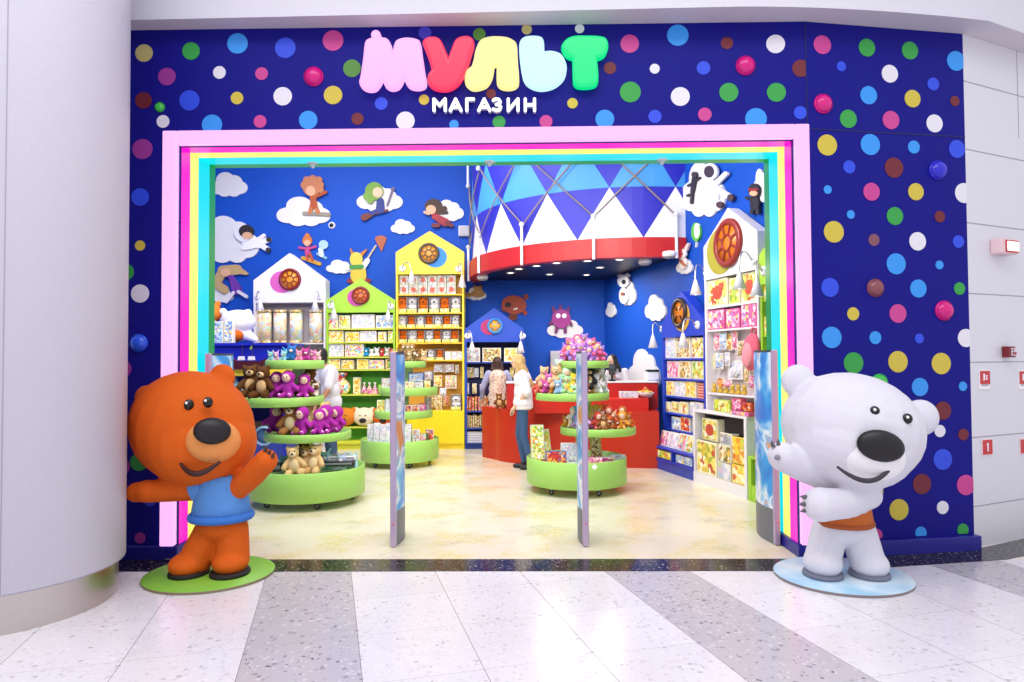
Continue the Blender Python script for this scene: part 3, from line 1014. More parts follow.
def art_panel():
    mt = bpy.data.materials.new('printed_gate_art'); mt.use_nodes = True
    nt = mt.node_tree; bs = nt.nodes['Principled BSDF']; bs.inputs['Roughness'].default_value = .25
    tc = nt.nodes.new('ShaderNodeTexCoord'); n = nt.nodes.new('ShaderNodeTexNoise'); n.inputs['Scale'].default_value = 2.6; n.inputs['Detail'].default_value = 2; n.inputs['Distortion'].default_value = 1.2
    oi = nt.nodes.new('ShaderNodeObjectInfo'); ad = nt.nodes.new('ShaderNodeVectorMath'); ad.operation = 'ADD'
    mu = nt.nodes.new('ShaderNodeMath'); mu.operation = 'MULTIPLY'; mu.inputs[1].default_value = 20
    nt.links.new(oi.outputs['Random'], mu.inputs[0]); nt.links.new(tc.outputs['Object'], ad.inputs[0]); nt.links.new(mu.outputs[0], ad.inputs[1])
    cr = nt.nodes.new('ShaderNodeValToRGB'); e = cr.color_ramp.elements
    e[0].position = .34; e[0].color = lin('2f7fd8') + [1]; e[1].position = .72; e[1].color = lin('d8905a') + [1]
    for p_, c_ in ((.45, '3f9fe6'), (.52, 'a8d4f2'), (.58, 'f0f4fa'), (.63, '6fb4ea'), (.67, 'e0b088')):
        q_ = e.new(p_); q_.color = lin(c_) + [1]
    nt.links.new(ad.outputs[0], n.inputs['Vector']); nt.links.new(n.outputs['Fac'], cr.inputs[0]); nt.links.new(cr.outputs[0], bs.inputs['Base Color'])
    return mt


ART = art_panel()


def gate(px_near, py_near, px_far, w_side, label):
    a = G(px_near, py_near)
    t = thing('security_gate', label, 'security gate', (a.x, a.y, 0), 0, 'security gates at the shop entrance')
    ln = .44; h = 1.665
    art = ART
    m = MB(); m.box((0, .02, h / 2 + .003), (.05, .045, h - .006), bev=.008); obj('post', m, lil, t)
    ol = []
    for i in range(15):
        q = i / 14
        ol.append((.018 + .03 * math.sin(PI * q), .043 + ln * q))
    full = ol + [(-x, y) for x, y in ol[::-1]]
    for nm, z0, z1, mt in (('printed_panel', .30, h - .02, art), ('lower_panel', .004, .30, mat('6d7078', .45)), ('top_cap', h - .02, h, mat('3c3f4a', .4))):
        obj(nm, poly_slab(full, z0, z1), mt, t)
    m = MB(); m.box((0, .02, .2), (.012, .05, .012)); lp = obj('indicator_lamp', m, mat('e02a2a', .3, emit=1.0), t); lp['label'] = 'tiny red lamp'
    return t


gate(206.5, 547, 228, 1, 'security gate at the left edge of the entrance behind the orange bear')
gate(393, 548, 404, 1, 'narrow security gate standing left of centre in the entrance')
gate(586, 547.5, 576, 1, 'narrow security gate right of centre, before the red counter')
gate(778, 546, 757, 1, 'security gate at the right edge, touched by the white bear')

# sensors hanging under the light frame
for px, nm in ((310, 'left'), (489, 'middle'), (664, 'right')):
    p = PY(px, 159, FY + .5)
    t = thing('ceiling_sensor', 'small white sensor under the top light frame, the %s one of three' % nm, 'sensor', (p.x, FY + .58, IT + .02), 0, 'sensors under the top light frame')
    m = MB(); m.lathe([(0, .015), (.045, .015), (.05, 0), (.045, -.012), (0, -.012)], seg=20); obj('plate', m, mat('e8e8ee', .4), t)
    m = MB(); m.lathe([(.02, -.012), (.026, -.03), (.012, -.05), (0, -.052)], seg=16); obj('head', m, mat('cfd0d8', .3, .3), t)
    m = MB()
    for s_ in (-1, 1):
        m.tube([(s_ * .03, 0, -.005), (s_ * .055, -.01, -.02), (s_ * .05, -.01, -.035)], .006, 6)
    obj('bracket', m, mat('b8b8c0', .3, .5), t)

# ------------------------------------------------------------------ fire equipment on the corridor wall
redm = mat('c8202a', .4); whm = mat('f4f2f6', .4)


def wall_at(px, py, d=0):
    x, z = FW.px(px, py, d); return FW.w(x, d, z)


p = wall_at(998, 248)
t = thing('fire_lamp', 'lit red and white fire lamp box on the white corridor wall', 'lamp', p, FW.r)
m = MB(); m.box((0, -.05, 0), (.235, .1, .13), bev=.008); obj('housing', m, mat('e8c8cc', .4), t)
m = MB(); m.box((.02, -.103, 0), (.185, .01, .105), bev=.004); fr_ = obj('lens_frame', m, redm, t)
m = MB(); m.box((.02, -.11, 0), (.16, .012, .08), bev=.004); l = obj('lit_lens', m, mat('fff4f2', .3, emit=1.6), t); l['label'] = 'glowing white lens'
p = wall_at(1005, 352)
t = thing('fire_call_box', 'dark red fire call box on the white corridor wall', 'call box', p, FW.r)
m = MB(); m.box((0, -.03, 0), (.10, .06, .095), bev=.005); obj('housing', m, mat('7a1a24', .4), t)
m = MB(); m.box((.012, -.063, 0), (.066, .008, .066), bev=.003); fp = obj('front_plate', m, mat('d8d4da', .4), t)
m = MB(); m.box((.012, -.07, -.012), (.05, .008, .022), bev=.002); m.box((-.005, -.07, .018), (.02, .006, .014)); obj('handle', m, mat('a8323c', .4), fp)
# hose signs and numbered hydrant signs
for px, py, w_, h_, nm in ((984, 379.5, .135, .155, 'left'), (1023, 379.5, .135, .155, 'right')):
    p = wall_at(px, py); t = thing('fire_sign', 'red fire equipment sign with white label strip below, %s of the pair' % nm, 'sign', p, FW.r, 'fire equipment signs')
    m = MB(); m.box((0, -.004, 0), (w_ + .012, .008, h_ + .012), bev=.001); obj('plate', m, whm, t)
    m = MB(); m.box((0, -.009, .017), (w_, .004, h_ * .72)); fld = obj('red_field', m, redm, t)
    m = MB(); m.prism([(-.028, -.008), (-.006, -.008), (-.006, .05), (-.028, .05)], -.0125, -.0112)
    m.prism(stick(.006, .03, .03, .03, .005), -.0125, -.0112); m.prism([(.006, .0), (.03, .0), (.03, .012), (.018, .02), (.006, .012)], -.0125, -.0112)
    obj('pictogram', m, whm, fld)
    m = MB(); m.box((0, -.0095, -.048), (w_ * .7, .003, .008)); obj('caption_bar', m, mat('8a8a92', .5), t)
for px, py, nm in ((986.5, 447, 'left'), (1024, 446, 'right')):
    p = wall_at(px, py); t = thing('fire_sign', 'small red sign with a white figure one, %s of the pair below the others' % nm, 'sign', p, FW.r, 'numbered red signs')
    m = MB(); m.box((0, -.004, 0), (.15, .008, .14), bev=.001); obj('plate', m, mat('f0dde0', .4), t)
    m = MB(); m.box((0, -.009, 0), (.132, .004, .122)); obj('red_field', m, redm, t)
    m = MB(); m.prism([(-.007, -.035), (.009, -.035), (.009, .036), (-.002, .036), (-.016, .024), (-.016, .014), (-.007, .018)], -.013, -.0112); obj('digit', m, whm, t)

# ------------------------------------------------------------------ the big drum over the counter
def cw(X, Y):
    q = Matrix.Rotation(R(.86), 3, 'Z') @ Vector((X, Y, 0)); return q


DC = cw(1.97, 12.42); DR = 2.68


def cyl(px, py, rad=None):
    rad = rad or DR
    d = ray(px, py); o = EYE - DC
    a = d.x ** 2 + d.y ** 2; bb = 2 * (o.x * d.x + o.y * d.y); c = o.x ** 2 + o.y ** 2 - rad * rad
    disc = bb * bb - 4 * a * c
    tt = (-bb - math.sqrt(max(disc, 0))) / (2 * a)
    p = EYE + d * tt
    return math.atan2(p.y - DC.y, p.x - DC.x), p.z


Z0 = cyl(600, 258.5)[1]; Z1 = cyl(600, 239)[1]; Z2 = cyl(610, 187.5)[1]; Z3 = Z2 + (Z2 - Z1) * 1.04; Z4 = 5.8
tA = cyl(547.3, 195)[0]; tB = cyl(609.5, 187)[0]; ST = tB - tA
t = thing('drum_canopy', 'huge toy drum canopy of blue and white triangles hanging over the red counter', 'canopy', (DC.x, DC.y, 0))


def on_wall_angle():
    # angle where the cylinder meets the right wall
    for i in range(2000):
        a = tB + i * .001
        p = Vector((DC.x + DR * math.cos(a), DC.y + DR * math.sin(a), 0))
        if (p - FR.o).dot(FR.y) > WD - .02:
            return a
    return tB + 1


TR = on_wall_angle(); TL = -PI - .25
m = MB()


def cp(a, z, r=DR):
    return (r * math.cos(a), r * math.sin(a), z)


nsub = 6
k0 = -6
for kk in range(k0, 4):
    a0 = tA + kk * ST; a1 = a0 + ST
    for (za, zb, ups, flat) in ((Z1, Z2, 1, 2), (Z2, Z3, 3, 4)):
        for j in range(nsub):
            u0 = a0 + ST * j / nsub; u1 = a0 + ST * (j + 1) / nsub
            if u0 > TR + .02:
                continue
            f0, f1 = j / nsub, (j + 1) / nsub
            # boundary line between the two colours of this half (v shape inside the cell)
            def vline(f):
                return za + (zb - za) * (1 - 2 * f if f <= .5 else 2 * f - 1) if za == Z1 else za + (zb - za) * (2 * f if f <= .5 else 2 - 2 * f)
            h0, h1 = vline(f0), vline(f1)
            lo, hi = (2, 1) if za == Z1 else (3, 1)
            # lower cell: below the V is white, above is dark blue; upper cell: below is light blue, above dark
            if za == Z1:
                m.add([cp(u0, za), cp(u1, za), cp(u1, h1), cp(u0, h0)], [(0, 1, 2, 3)], 0, True)
                m.add([cp(u0, h0), cp(u1, h1), cp(u1, zb), cp(u0, zb)], [(0, 1, 2, 3)], 1, True)
            else:
                m.add([cp(u0, za), cp(u1, za), cp(u1, h1), cp(u0, h0)], [(0, 1, 2, 3)], 2, True)
                m.add([cp(u0, h0), cp(u1, h1), cp(u1, zb), cp(u0, zb)], [(0, 1, 2, 3)], 1, True)
am = [tA + k0 * ST + (TR - tA - k0 * ST) * i / 40 for i in range(41)]
for i in range(40):
    m.add([cp(am[i], Z3), cp(am[i + 1], Z3), cp(am[i + 1], Z4), cp(am[i], Z4)], [(0, 1, 2, 3)], 1, True)
obj('shell', m, [mat('e6e6ec', .5), mat('2a2ab0', .5), mat('4496d6', .5)], t)
m = MB(); rr = DR + .05
for i in range(40):
    a, b_ = am[i], am[i + 1]
    m.add([cp(a, Z0, rr), cp(b_, Z0, rr), cp(b_, Z1, rr), cp(a, Z1, rr)], [(0, 1, 2, 3)], 0, True)
    m.add([cp(a, Z1, rr), cp(b_, Z1, rr), cp(b_, Z1, DR - .02), cp(a, Z1, DR - .02)], [(0, 1, 2, 3)])
    m.add([cp(b_, Z0, rr), cp(a, Z0, rr), cp(a, Z0, DR - .12), cp(b_, Z0, DR - .12)], [(0, 1, 2, 3)])
rim = obj('rim', m, mat('b81f22', .45, name='red_rim'), t)
m = MB(); n = len(am)
zu = Z0 + .04
m.add([cp(a, zu, DR - .02) for a in am] + [(0, 0, zu)], [(i + 1, i, n) for i in range(n - 1)])
m.add([cp(a, zu + .03, DR - .02) for a in am] + [(0, 0, zu + .03)], [(i, i + 1, n) for i in range(n - 1)])
un_ = obj('underside', m, mat('0a0c1c', .4), t)
for px, py in ((510.6, 272.5), (519, 268.5), (536.5, 265.5), (556.5, 262.5), (587.5, 260.5), (600, 267), (619.5, 259), (549.5, 274), (586.5, 274.5)):
    p = G(px, py, zu) - DC
    m = MB(); m.lathe([(.075, .0), (.08, -.012), (.06, -.014), (.06, -.004)], (p.x, p.y, zu), 20)
    dl = obj('downlight', m, mat('d8d8d8', .3, .5), t)
    m = MB(); m.lathe([(.06, -.006), (0, -.006)], (p.x, p.y, zu), 20); obj('lamp_glass', m, mat('fff2d8', .3, emit=6), dl)
wpost = mat('e9e9ef', .35)
rope = mat('8d7d78', .8)
ZP = Z1 + .30
tops = {}
for kk in range(-4, 3):
    a = tA + (kk + .5) * ST - ST * .5
    # posts stand below every white peak offset, ropes zigzag between the lower and the upper posts
pa0 = cyl(525, 230)[0]; pa1 = cyl(594.5, 222)[0]; PS = pa1 - pa0
ZTP = Z2 + (Z2 - Z1) * .95
for kk in range(-4, 3):
    a = pa0 + kk * PS
    if a > TR + .03:
        a = TR - .02
    if kk == 2 and a > TR:
        continue
    m = MB(); m.tube([cp(a, Z0 - .02, rr + .03), cp(a, ZP, rr + .03)], .022, 12); po = obj('post', m, wpost, t)
    m = MB(); m.sphere(cp(a, ZP + .02, rr + .03), .042, seg=14, rings=8); obj('post_knob', m, mat('cfcfd6', .3), po)
    at = a
    m = MB(); m.tube([cp(at, ZTP, rr + .03), cp(at, ZTP + .5, rr + .03)], .022, 12); po = obj('post', m, wpost, t)
    m = MB(); m.sphere(cp(at, ZTP, rr + .03), .042, seg=14, rings=8); obj('post_knob', m, mat('cfcfd6', .3), po)
    for sg in (-1, 1):
        pts = []
        for i in range(9):
            q = i / 8; aa_ = a + sg * PS * q
            if aa_ > TR:
                break
            pts.append(cp(aa_, ZP + .02 + (ZTP - ZP - .02) * q, rr + .0))
        if len(pts) > 2:
            m = MB(); m.tube(pts, .012, 6); obj('rope', m, rope, t)
# small round fixtures by the drum
for px, py, s_ in ((645, 263, 'in front of the blue wall corner'), (669.5, 256, 'near the right wall'), (482.5, 278.5, 'at its left end')):
    p = G(px, py, Z0 - .05)
    t2 = thing('ceiling_speaker', 'small round white fixture under the drum rim %s' % s_, 'speaker', (p.x, p.y, Z0 - .05), 0)
    m = MB(); m.lathe([(0, .06), (.09, .06), (.10, .03), (.09, -.01), (0, -.01)], seg=22); obj('housing', m, wpost, t2)
    m = MB(); m.lathe([(.085, -.011), (.07, -.03), (0, -.036)], seg=22); obj('grille', m, mat('9a9aa4', .5), t2)
# ------------------------------------------------------------------ shared toy shapes
def make_bear_plush():
    me = organic([('s', (0, 0, .10), (.062, .055, .08)), ('s', (0, -.005, .215), (.058, .054, .054)),
                  ('s', (-.043, 0, .262), (.022, .014, .022)), ('s', (.043, 0, .262), (.022, .014, .022)),
                  ('c', (-.05, -.01, .145), (-.095, -.045, .09), .024, .026), ('c', (.05, -.01, .145), (.095, -.045, .09), .024, .026),
                  ('c', (-.035, -.02, .045), (-.06, -.10, .03), .032, .034), ('c', (.035, -.02, .045), (.06, -.10, .03), .032, .034)], .010, 2, 'plush_bear')
    o = link('plush_bear', me, [fuzzy('7a4a26')])
    m = MB(); m.sphere((0, -.04, .10), (.045, .026, .06), seg=14, rings=8); obj('belly_patch', m, fuzzy('d9b27c'), o)
    m = MB(); m.sphere((0, -.048, .205), (.032, .028, .024), seg=14, rings=8); mz = obj('muzzle', m, fuzzy('dcb98a'), o)
    m = MB(); m.sphere((0, -.076, .213), (.013, .009, .010), seg=10, rings=6); obj('nose', m, mat('17100e', .4), mz)
    for s_ in (-1, 1):
        m = MB(); m.sphere((s_ * .022, -.05, .235), .007, seg=8, rings=6); obj('eye', m, mat('0d0a0a', .2), o)
    return o


def make_doll_plush():
    me = organic([('s', (0, 0, .09), (.06, .05, .085)), ('s', (0, 0, .205), (.068, .062, .066)),
                  ('c', (-.045, -.01, .13), (-.10, -.03, .085), .022, .024), ('c', (.045, -.01, .13), (.10, -.03, .085), .022, .024),
                  ('c', (-.03, -.02, .035), (-.045, -.095, .025), .027, .027), ('c', (.03, -.02, .035), (.045, -.095, .025), .027, .027)], .010, 2, 'plush_doll')
    o = link('plush_doll', me, [fuzzy('a82f9c')])
    m = MB(); m.sphere((0, -.032, .20), (.046, .036, .046), seg=14, rings=8); fc = obj('face', m, fuzzy('f3cdb4'), o)
    for s_ in (-1, 1):
        m = MB(); m.sphere((s_ * .017, -.065, .207), .006, seg=8, rings=6); obj('eye', m, mat('1a1a14', .2), fc)
        m = MB(); m.sphere((s_ * .046, -.10, .026), (.022, .016, .024), seg=10, rings=6); obj('boot', m, fuzzy('f4e6ee'), o)
    return o


def make_critter_plush():
    me = organic([('s', (0, 0, .06), (.055, .05, .058)), ('s', (0, -.015, .135), (.052, .048, .046)),
                  ('c', (-.03, 0, .165), (-.05, .0, .205), .016, .013), ('c', (.03, 0, .165), (.05, .0, .205), .016, .013),
                  ('s', (-.045, -.035, .03), (.026, .03, .024)), ('s', (.045, -.035, .03), (.026, .03, .024))], .010, 2, 'plush_animal')
    o = link('plush_animal', me, [fuzzy('d86aa8')])
    m = MB(); m.sphere((0, -.052, .122), (.024, .018, .018), seg=12, rings=7); sn = obj('snout', m, fuzzy('f2e2d8'), o)
    for s_ in (-1, 1):
        m = MB(); m.sphere((s_ * .02, -.055, .148), .0075, seg=8, rings=6); obj('eye', m, mat('101010', .2), o)
    return o


def make_round_plush():
    """a big round cushion head with ears and a dark nose"""
    me = organic([('s', (0, 0, .17), (.20, .16, .17)), ('s', (-.15, .02, .30), (.05, .04, .05)), ('s', (.15, .02, .30), (.05, .04, .05))], .018, 2, 'plush_cushion')
    o = link('plush_cushion', me, [fuzzy('d8842a')])
    m = MB(); m.sphere((0, -.15, .11), (.065, .03, .045), seg=14, rings=8); obj('nose', m, mat('15100e', .6), o)
    for s_ in (-1, 1):
        m = MB(); m.sphere((s_ * .05, -.15, .20), .013, seg=8, rings=6); obj('eye', m, mat('0d0a0a', .2), o)
    return o


PROTO = {'bear': make_bear_plush(), 'doll': make_doll_plush(), 'critter': make_critter_plush(), 'cushion': make_round_plush()}
BODY = {'bear': 'plush_bear', 'doll': 'plush_doll', 'critter': 'plush_animal', 'cushion': 'plush_cushion'}
used_proto = []


def plush(kind, loc, rot, scale, label, col=None, group=None, extra=None):
    rec = {}
    if col:
        rec[BODY[kind]] = fuzzy(col)
    if extra:
        for k_, v_ in extra.items():
            rec[k_] = fuzzy(v_)
    return dup(PROTO[kind], loc, rot, label, group, scale, 'plush toy', rec)


# ------------------------------------------------------------------ card boxes, packs and books
def card_box(name, fr, x, z, w, h, d, pal, label, cat, dy=.0, body='f2ead8', group=None, rot=0.0, lean=0.0, sc=22.0, win=None):
    """a carton standing on the shelf: x = middle, z = bottom, dy = its front behind the frame plane"""
    m = MB()
    m.box((0, d / 2, h / 2), (w, d, h), bev=min(.004, w * .05), front=1)
    # lid flap line and a side print
    m.box((0, d / 2, h - .002), (w * .96, d * .9, .004), mi=0)
    m.box((-w / 2 - .0006, d / 2, h / 2), (.001, d * .8, h * .86), mi=1)
    o = link(name, m.mesh(name), [mat(body, .4), printed(pal, sc)])
    o.location = fr.w(x, dy, z + .0015); o.rotation_euler = Euler((lean, 0, fr.r + rot), 'XYZ')
    tag(o, label, cat, group)
    if win:
        b2 = MB(); b2.prism(circle(0, h * .5, w * .26, h * .26, 20), -.004, -.0015); obj('picture_panel', b2, mat(win, .4), o)
    return o


def px_box(name, fr, x0, y0, x1, y1, pal, label, cat='toy box', dy=.05, d=.12, zbase=None, **kw):
    a, z1 = fr.px(x0, y0, dy); c, z0 = fr.px(x1, y1, dy)
    if zbase is not None:
        z0 = zbase
    return card_box(name, fr, (a + c) / 2, z0, abs(c - a) - .004, max(z1 - z0, .02), d, pal, label, cat, dy, **kw)


def hang_pack(fr, px, py, w_px, h_px, pal, label, dy, group=None, body='f3efe4'):
    """blister pack on a peg: card, bubble and peg"""
    x, z = fr.px(px, py, dy); k_ = (fr.px(px + 10, py, dy)[0] - x) / 10; kz = (z - fr.px(px, py + 10, dy)[1]) / 10
    w, h = w_px * k_, h_px * kz
    t = thing('hanging_pack', label, 'toy pack', fr.w(x, dy, z), fr.r, group)
    m = MB(); m.box((0, 0, 0), (w, .006, h), bev=.001, front=1); obj('card', m, [mat(body, .5), printed(pal, 30)], t)
    m = MB(); m.sphere((0, -.006, -h * .1), (w * .36, .03, h * .3), seg=12, rings=8); obj('toy', m, printed(pal, 40), t)
    m = MB(); m.tube([(0, .12, h * .46), (0, -.02, h * .46), (0, -.03, h * .48)], .003, 6); obj('peg', m, mat('b9b9be', .3, .8), t)
    return t


def toy_window_box(fr, x, z, w, h, d, dy, bearcol, label, group, foot='8fc04a'):
    t = thing('boxed_plush_toy', label, 'boxed toy', fr.w(x, dy, z + .0015), fr.r, group)
    m = MB()
    th = .006
    m.box((0, d - th / 2, h / 2), (w, th, h), mi=0); m.box((0, d / 2, th / 2), (w, d, th), mi=1); m.box((0, d / 2, h - th / 2), (w, d, th), mi=0)
    for s_ in (-1, 1):
        m.box((s_ * (w / 2 - th / 2), d / 2, h / 2), (th, d, h), mi=0)
    obj('carton', m, [mat('b4aab0', .5), mat(foot, .5)], t)
    m = MB(); m.box((0, .003, h * .13), (w, .006, h * .26), front=1); obj('footer_card', m, [mat('f3f0d8', .5), printed('lime', 40)], t)
    s = h * .64
    p = link('toy_bear', HEADTOY, None, t)
    p.material_slots[0].link = 'OBJECT'; p.material_slots[0].material = fuzzy(bearcol)
    p.location = (0, d * .42, h * .20); p.scale = (min(s, w * 1.02), min(s, d * 1.1), s)
    n = link('nose', HEADNOSE, None, p)
    return t


HEADTOY = organic([('s', (0, 0, .26), (.30, .26, .28)), ('s', (0, 0, .82), (.46, .36, .40)), ('s', (-.34, .02, 1.14), (.13, .09, .13)), ('s', (.34, .02, 1.14), (.13, .09, .13)),
                   ('s', (-.32, -.1, .32), (.12, .12, .2)), ('s', (.32, -.1, .32), (.12, .12, .2))], .045, 2, 'toy_bear')
HEADTOY.materials.append(fuzzy('e9e6ea'))
_n = MB(); _n.sphere((0, -.36, .76), (.12, .06, .085), seg=12, rings=8)
for s_ in (-1, 1):
    _n.sphere((s_ * .16, -.32, .94), (.035, .025, .04), seg=8, rings=6)
HEADNOSE = _n.mesh('toy_face'); HEADNOSE.materials.append(mat('141012', .4))

# ------------------------------------------------------------------ house-shaped cabinets
def cabinet(label, fr, px, zs, cols, depth, rec=0.0, med=None, side_lo=None, apex=None):
    """fr: frame of the front plane (moved back by rec); px = (x_left, x_right) in metres; zs = dict apex, eave, gable (underside), shelves, base"""
    x0, x1 = px; w = x1 - x0; cx = (x0 + x1) / 2
    ax = (apex if apex is not None else cx) - cx
    o = fr.w(cx, rec, 0)
    t = thing('display_cabinet', label, 'cabinet', (o.x, o.y, 0), fr.r)
    body, inner, shelfc, basec = cols
    bm_ = mat(body, .45); th = .035
    for s_ in (-1, 1):
        m = MB(); m.box((s_ * (w / 2 - th / 2), depth / 2, zs['gable'] / 2 - .0005), (th, depth, zs['gable'] - .001), bev=.003); obj('side_panel', m, bm_, t)
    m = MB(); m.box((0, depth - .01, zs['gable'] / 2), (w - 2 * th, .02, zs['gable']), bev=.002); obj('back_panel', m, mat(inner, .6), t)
    m = MB(); m.prism([(-w / 2, zs['gable']), (w / 2, zs['gable']), (w / 2, zs['eave']), (ax, zs['apex']), (-w / 2, zs['eave'])], -.004, depth - .03)
    obj('gable', m, bm_, t)
    for z in zs['shelves']:
        m = MB(); m.box((0, depth / 2, z - .012), (w - 2 * th, depth - .03, .024), bev=.003); obj('shelf', m, mat(shelfc, .45), t)
    if zs.get('base'):
        zb = zs['base']
        m = MB(); m.box((0, depth / 2 - .02, .05 + zb / 2), (w, depth + .04, zb - .1), bev=.004)
        m.box((0, depth / 2 + .005, .05), (w - .01, depth, .1)); obj('base_cupboard', m, mat(basec, .4), t)
    if med:
        mx, mz, mr, off, offc, ringc, panc, spokes = med
        mx -= cx
        m = MB(); m.prism(circle(mx + off[0] * mr, mz + off[1] * mr, mr * 1.08, mr * .98), -.012, -.004); obj('backing_disc', m, mat(offc, .5), t)
        m = MB(); m.lathe([(mr * 1.0, 0), (mr * 1.0, .03), (mr * .94, .045), (mr * .78, .045), (mr * .74, .03), (mr * .74, 0)], (mx, -.012, mz), 36, rot=(PI / 2, 0, 0))
        for i in range(spokes):
            a = 2 * PI * i / spokes + (PI / spokes if spokes != 4 else PI / 4)
            m.box((mx + .54 * mr * math.cos(a), -.04, mz + .54 * mr * math.sin(a)), (mr * .5, .02, mr * .09), (0, -a, 0))
        if spokes > 4:
            m.lathe([(mr * .36, .02), (mr * .36, .04), (mr * .29, .04), (mr * .29, .02)], (mx, -.012, mz), 24, rot=(PI / 2, 0, 0))
        med_o = obj('round_window', m, mat(ringc, .35), t)
        m = MB(); m.lathe([(mr * .76, .0), (mr * .76, .022), (0, .022)], (mx, -.012, mz), 30, rot=(PI / 2, 0, 0)); obj('window_pane', m, mat(panc, .3), med_o)
    return t


def lamp(fr, bx, by, sx, sy, dy, label, group, out=.26):
    """gooseneck lamp: wall rose, bent arm, cone shade"""
    x, z = fr.px(bx, by, dy); x2, z2 = fr.px(sx, sy, dy - out)
    t = thing('wall_lamp', label, 'lamp', fr.w(x, dy, z), fr.r, group)
    wm = mat('eeeef2', .35)
    m = MB(); m.lathe([(0, .03), (.03, .03), (.055, .012), (.058, 0)], seg=20, rot=(PI / 2, 0, 0)); obj('wall_rose', m, wm, t)
    ex, ez = x2 - x, z2 - z
    top = max(0, ez) + .12
    p0, p1, p2, p3 = Vector((0, -.03, 0)), Vector((ex * .2, -.03 - out * .3, top)), Vector((ex * .9, -out, top + .02)), Vector((ex, -out, ez + .10))
    pts = [p0 * (1 - q) ** 3 + p1 * 3 * q * (1 - q) ** 2 + p2 * 3 * q * q * (1 - q) + p3 * q ** 3 for q in [i / 12 for i in range(13)]]
    m = MB(); m.tube(pts, .011, 8); obj('arm', m, mat('c9c9d0', .25, .7), t)
    m = MB(); m.lathe([(.016, .11), (.022, .09), (.075, -.09), (.070, -.09), (.016, .085)], (ex, -out, ez), 24); sh_ = obj('shade', m, wm, t)
    m = MB(); m.sphere((ex, -out, ez - .06), .03, seg=12, rings=8); obj('bulb', m, mat('fff3dc', .3, emit=5), sh_)
    return t
# ------------------------------------------------------------------ cabinets along the back
FB = Frame((0, 12.2), 0)
DEP = .30


def zz(fr, px, py, d=0):
    return fr.px(px, py, d)[1]


def xx(fr, px, py, d=0):
    return fr.px(px, py, d)[0]


zs = dict(apex=zz(FB, 290, 253), eave=zz(FB, 290, 280), gable=zz(FB, 290, 302.5), shelves=[zz(FB, 290, 343), zz(FB, 290, 372), zz(FB, 290, 405)], base=.35)
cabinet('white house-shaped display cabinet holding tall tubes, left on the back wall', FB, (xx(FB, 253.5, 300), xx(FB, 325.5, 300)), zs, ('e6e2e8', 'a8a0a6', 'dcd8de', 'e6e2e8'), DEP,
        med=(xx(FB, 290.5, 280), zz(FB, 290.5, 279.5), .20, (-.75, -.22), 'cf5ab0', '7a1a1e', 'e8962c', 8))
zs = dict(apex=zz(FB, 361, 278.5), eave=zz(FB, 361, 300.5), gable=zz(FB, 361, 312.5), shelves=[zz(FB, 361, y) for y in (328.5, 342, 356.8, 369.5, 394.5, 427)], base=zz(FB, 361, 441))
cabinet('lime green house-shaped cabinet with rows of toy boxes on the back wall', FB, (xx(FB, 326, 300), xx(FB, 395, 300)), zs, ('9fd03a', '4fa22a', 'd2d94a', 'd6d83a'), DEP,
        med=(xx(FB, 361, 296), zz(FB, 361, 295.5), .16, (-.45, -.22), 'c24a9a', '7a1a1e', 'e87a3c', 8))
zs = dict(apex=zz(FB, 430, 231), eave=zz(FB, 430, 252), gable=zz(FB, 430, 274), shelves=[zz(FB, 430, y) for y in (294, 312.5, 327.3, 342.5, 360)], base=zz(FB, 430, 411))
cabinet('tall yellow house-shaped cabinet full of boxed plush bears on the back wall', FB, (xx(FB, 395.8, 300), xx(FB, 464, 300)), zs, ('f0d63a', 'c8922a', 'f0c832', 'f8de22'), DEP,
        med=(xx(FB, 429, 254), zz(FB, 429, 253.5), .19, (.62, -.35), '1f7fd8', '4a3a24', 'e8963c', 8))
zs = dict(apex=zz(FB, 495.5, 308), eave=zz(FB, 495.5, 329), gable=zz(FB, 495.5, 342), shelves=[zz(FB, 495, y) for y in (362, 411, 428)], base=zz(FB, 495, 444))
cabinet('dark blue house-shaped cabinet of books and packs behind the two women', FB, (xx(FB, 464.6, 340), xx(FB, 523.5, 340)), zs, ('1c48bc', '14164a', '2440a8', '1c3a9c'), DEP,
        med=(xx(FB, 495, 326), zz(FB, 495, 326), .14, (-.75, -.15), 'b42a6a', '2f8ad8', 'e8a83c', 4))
# tubes in the white cabinet
for i, (a, b_) in enumerate(((257.3, 271.5), (272.8, 286.7), (289, 302.5), (308.6, 322.7))):
    x0, z0 = FB.px(a, 342.6, .12); x1, z1 = FB.px(b_, 310, .12); z0 = zz(FB, 290, 343)
    t = thing('toy_tube', 'tall clear toy tube of pastel figures, %s on the white cabinet shelf' % place(i, 4), 'toy tube', FB.w((x0 + x1) / 2, .14, z0 + .0015), 0, 'toy tubes in the white cabinet')
    r_ = (x1 - x0) / 2 - .004; h = z1 - z0
    m = MB(); m.lathe([(0, .04), (r_ * .96, .04), (r_ * .96, h - .05), (0, h - .05)], seg=24, sy=.7); obj('figures', m, printed('pastel', 11), t)
    for nm, u, v in (('base_cap', 0, .045), ('lid', h - .055, h)):
        m = MB(); m.lathe([(0, u), (r_, u), (r_, v), (0, v)], seg=24, sy=.72); obj(nm, m, printed('brown', 24), t)
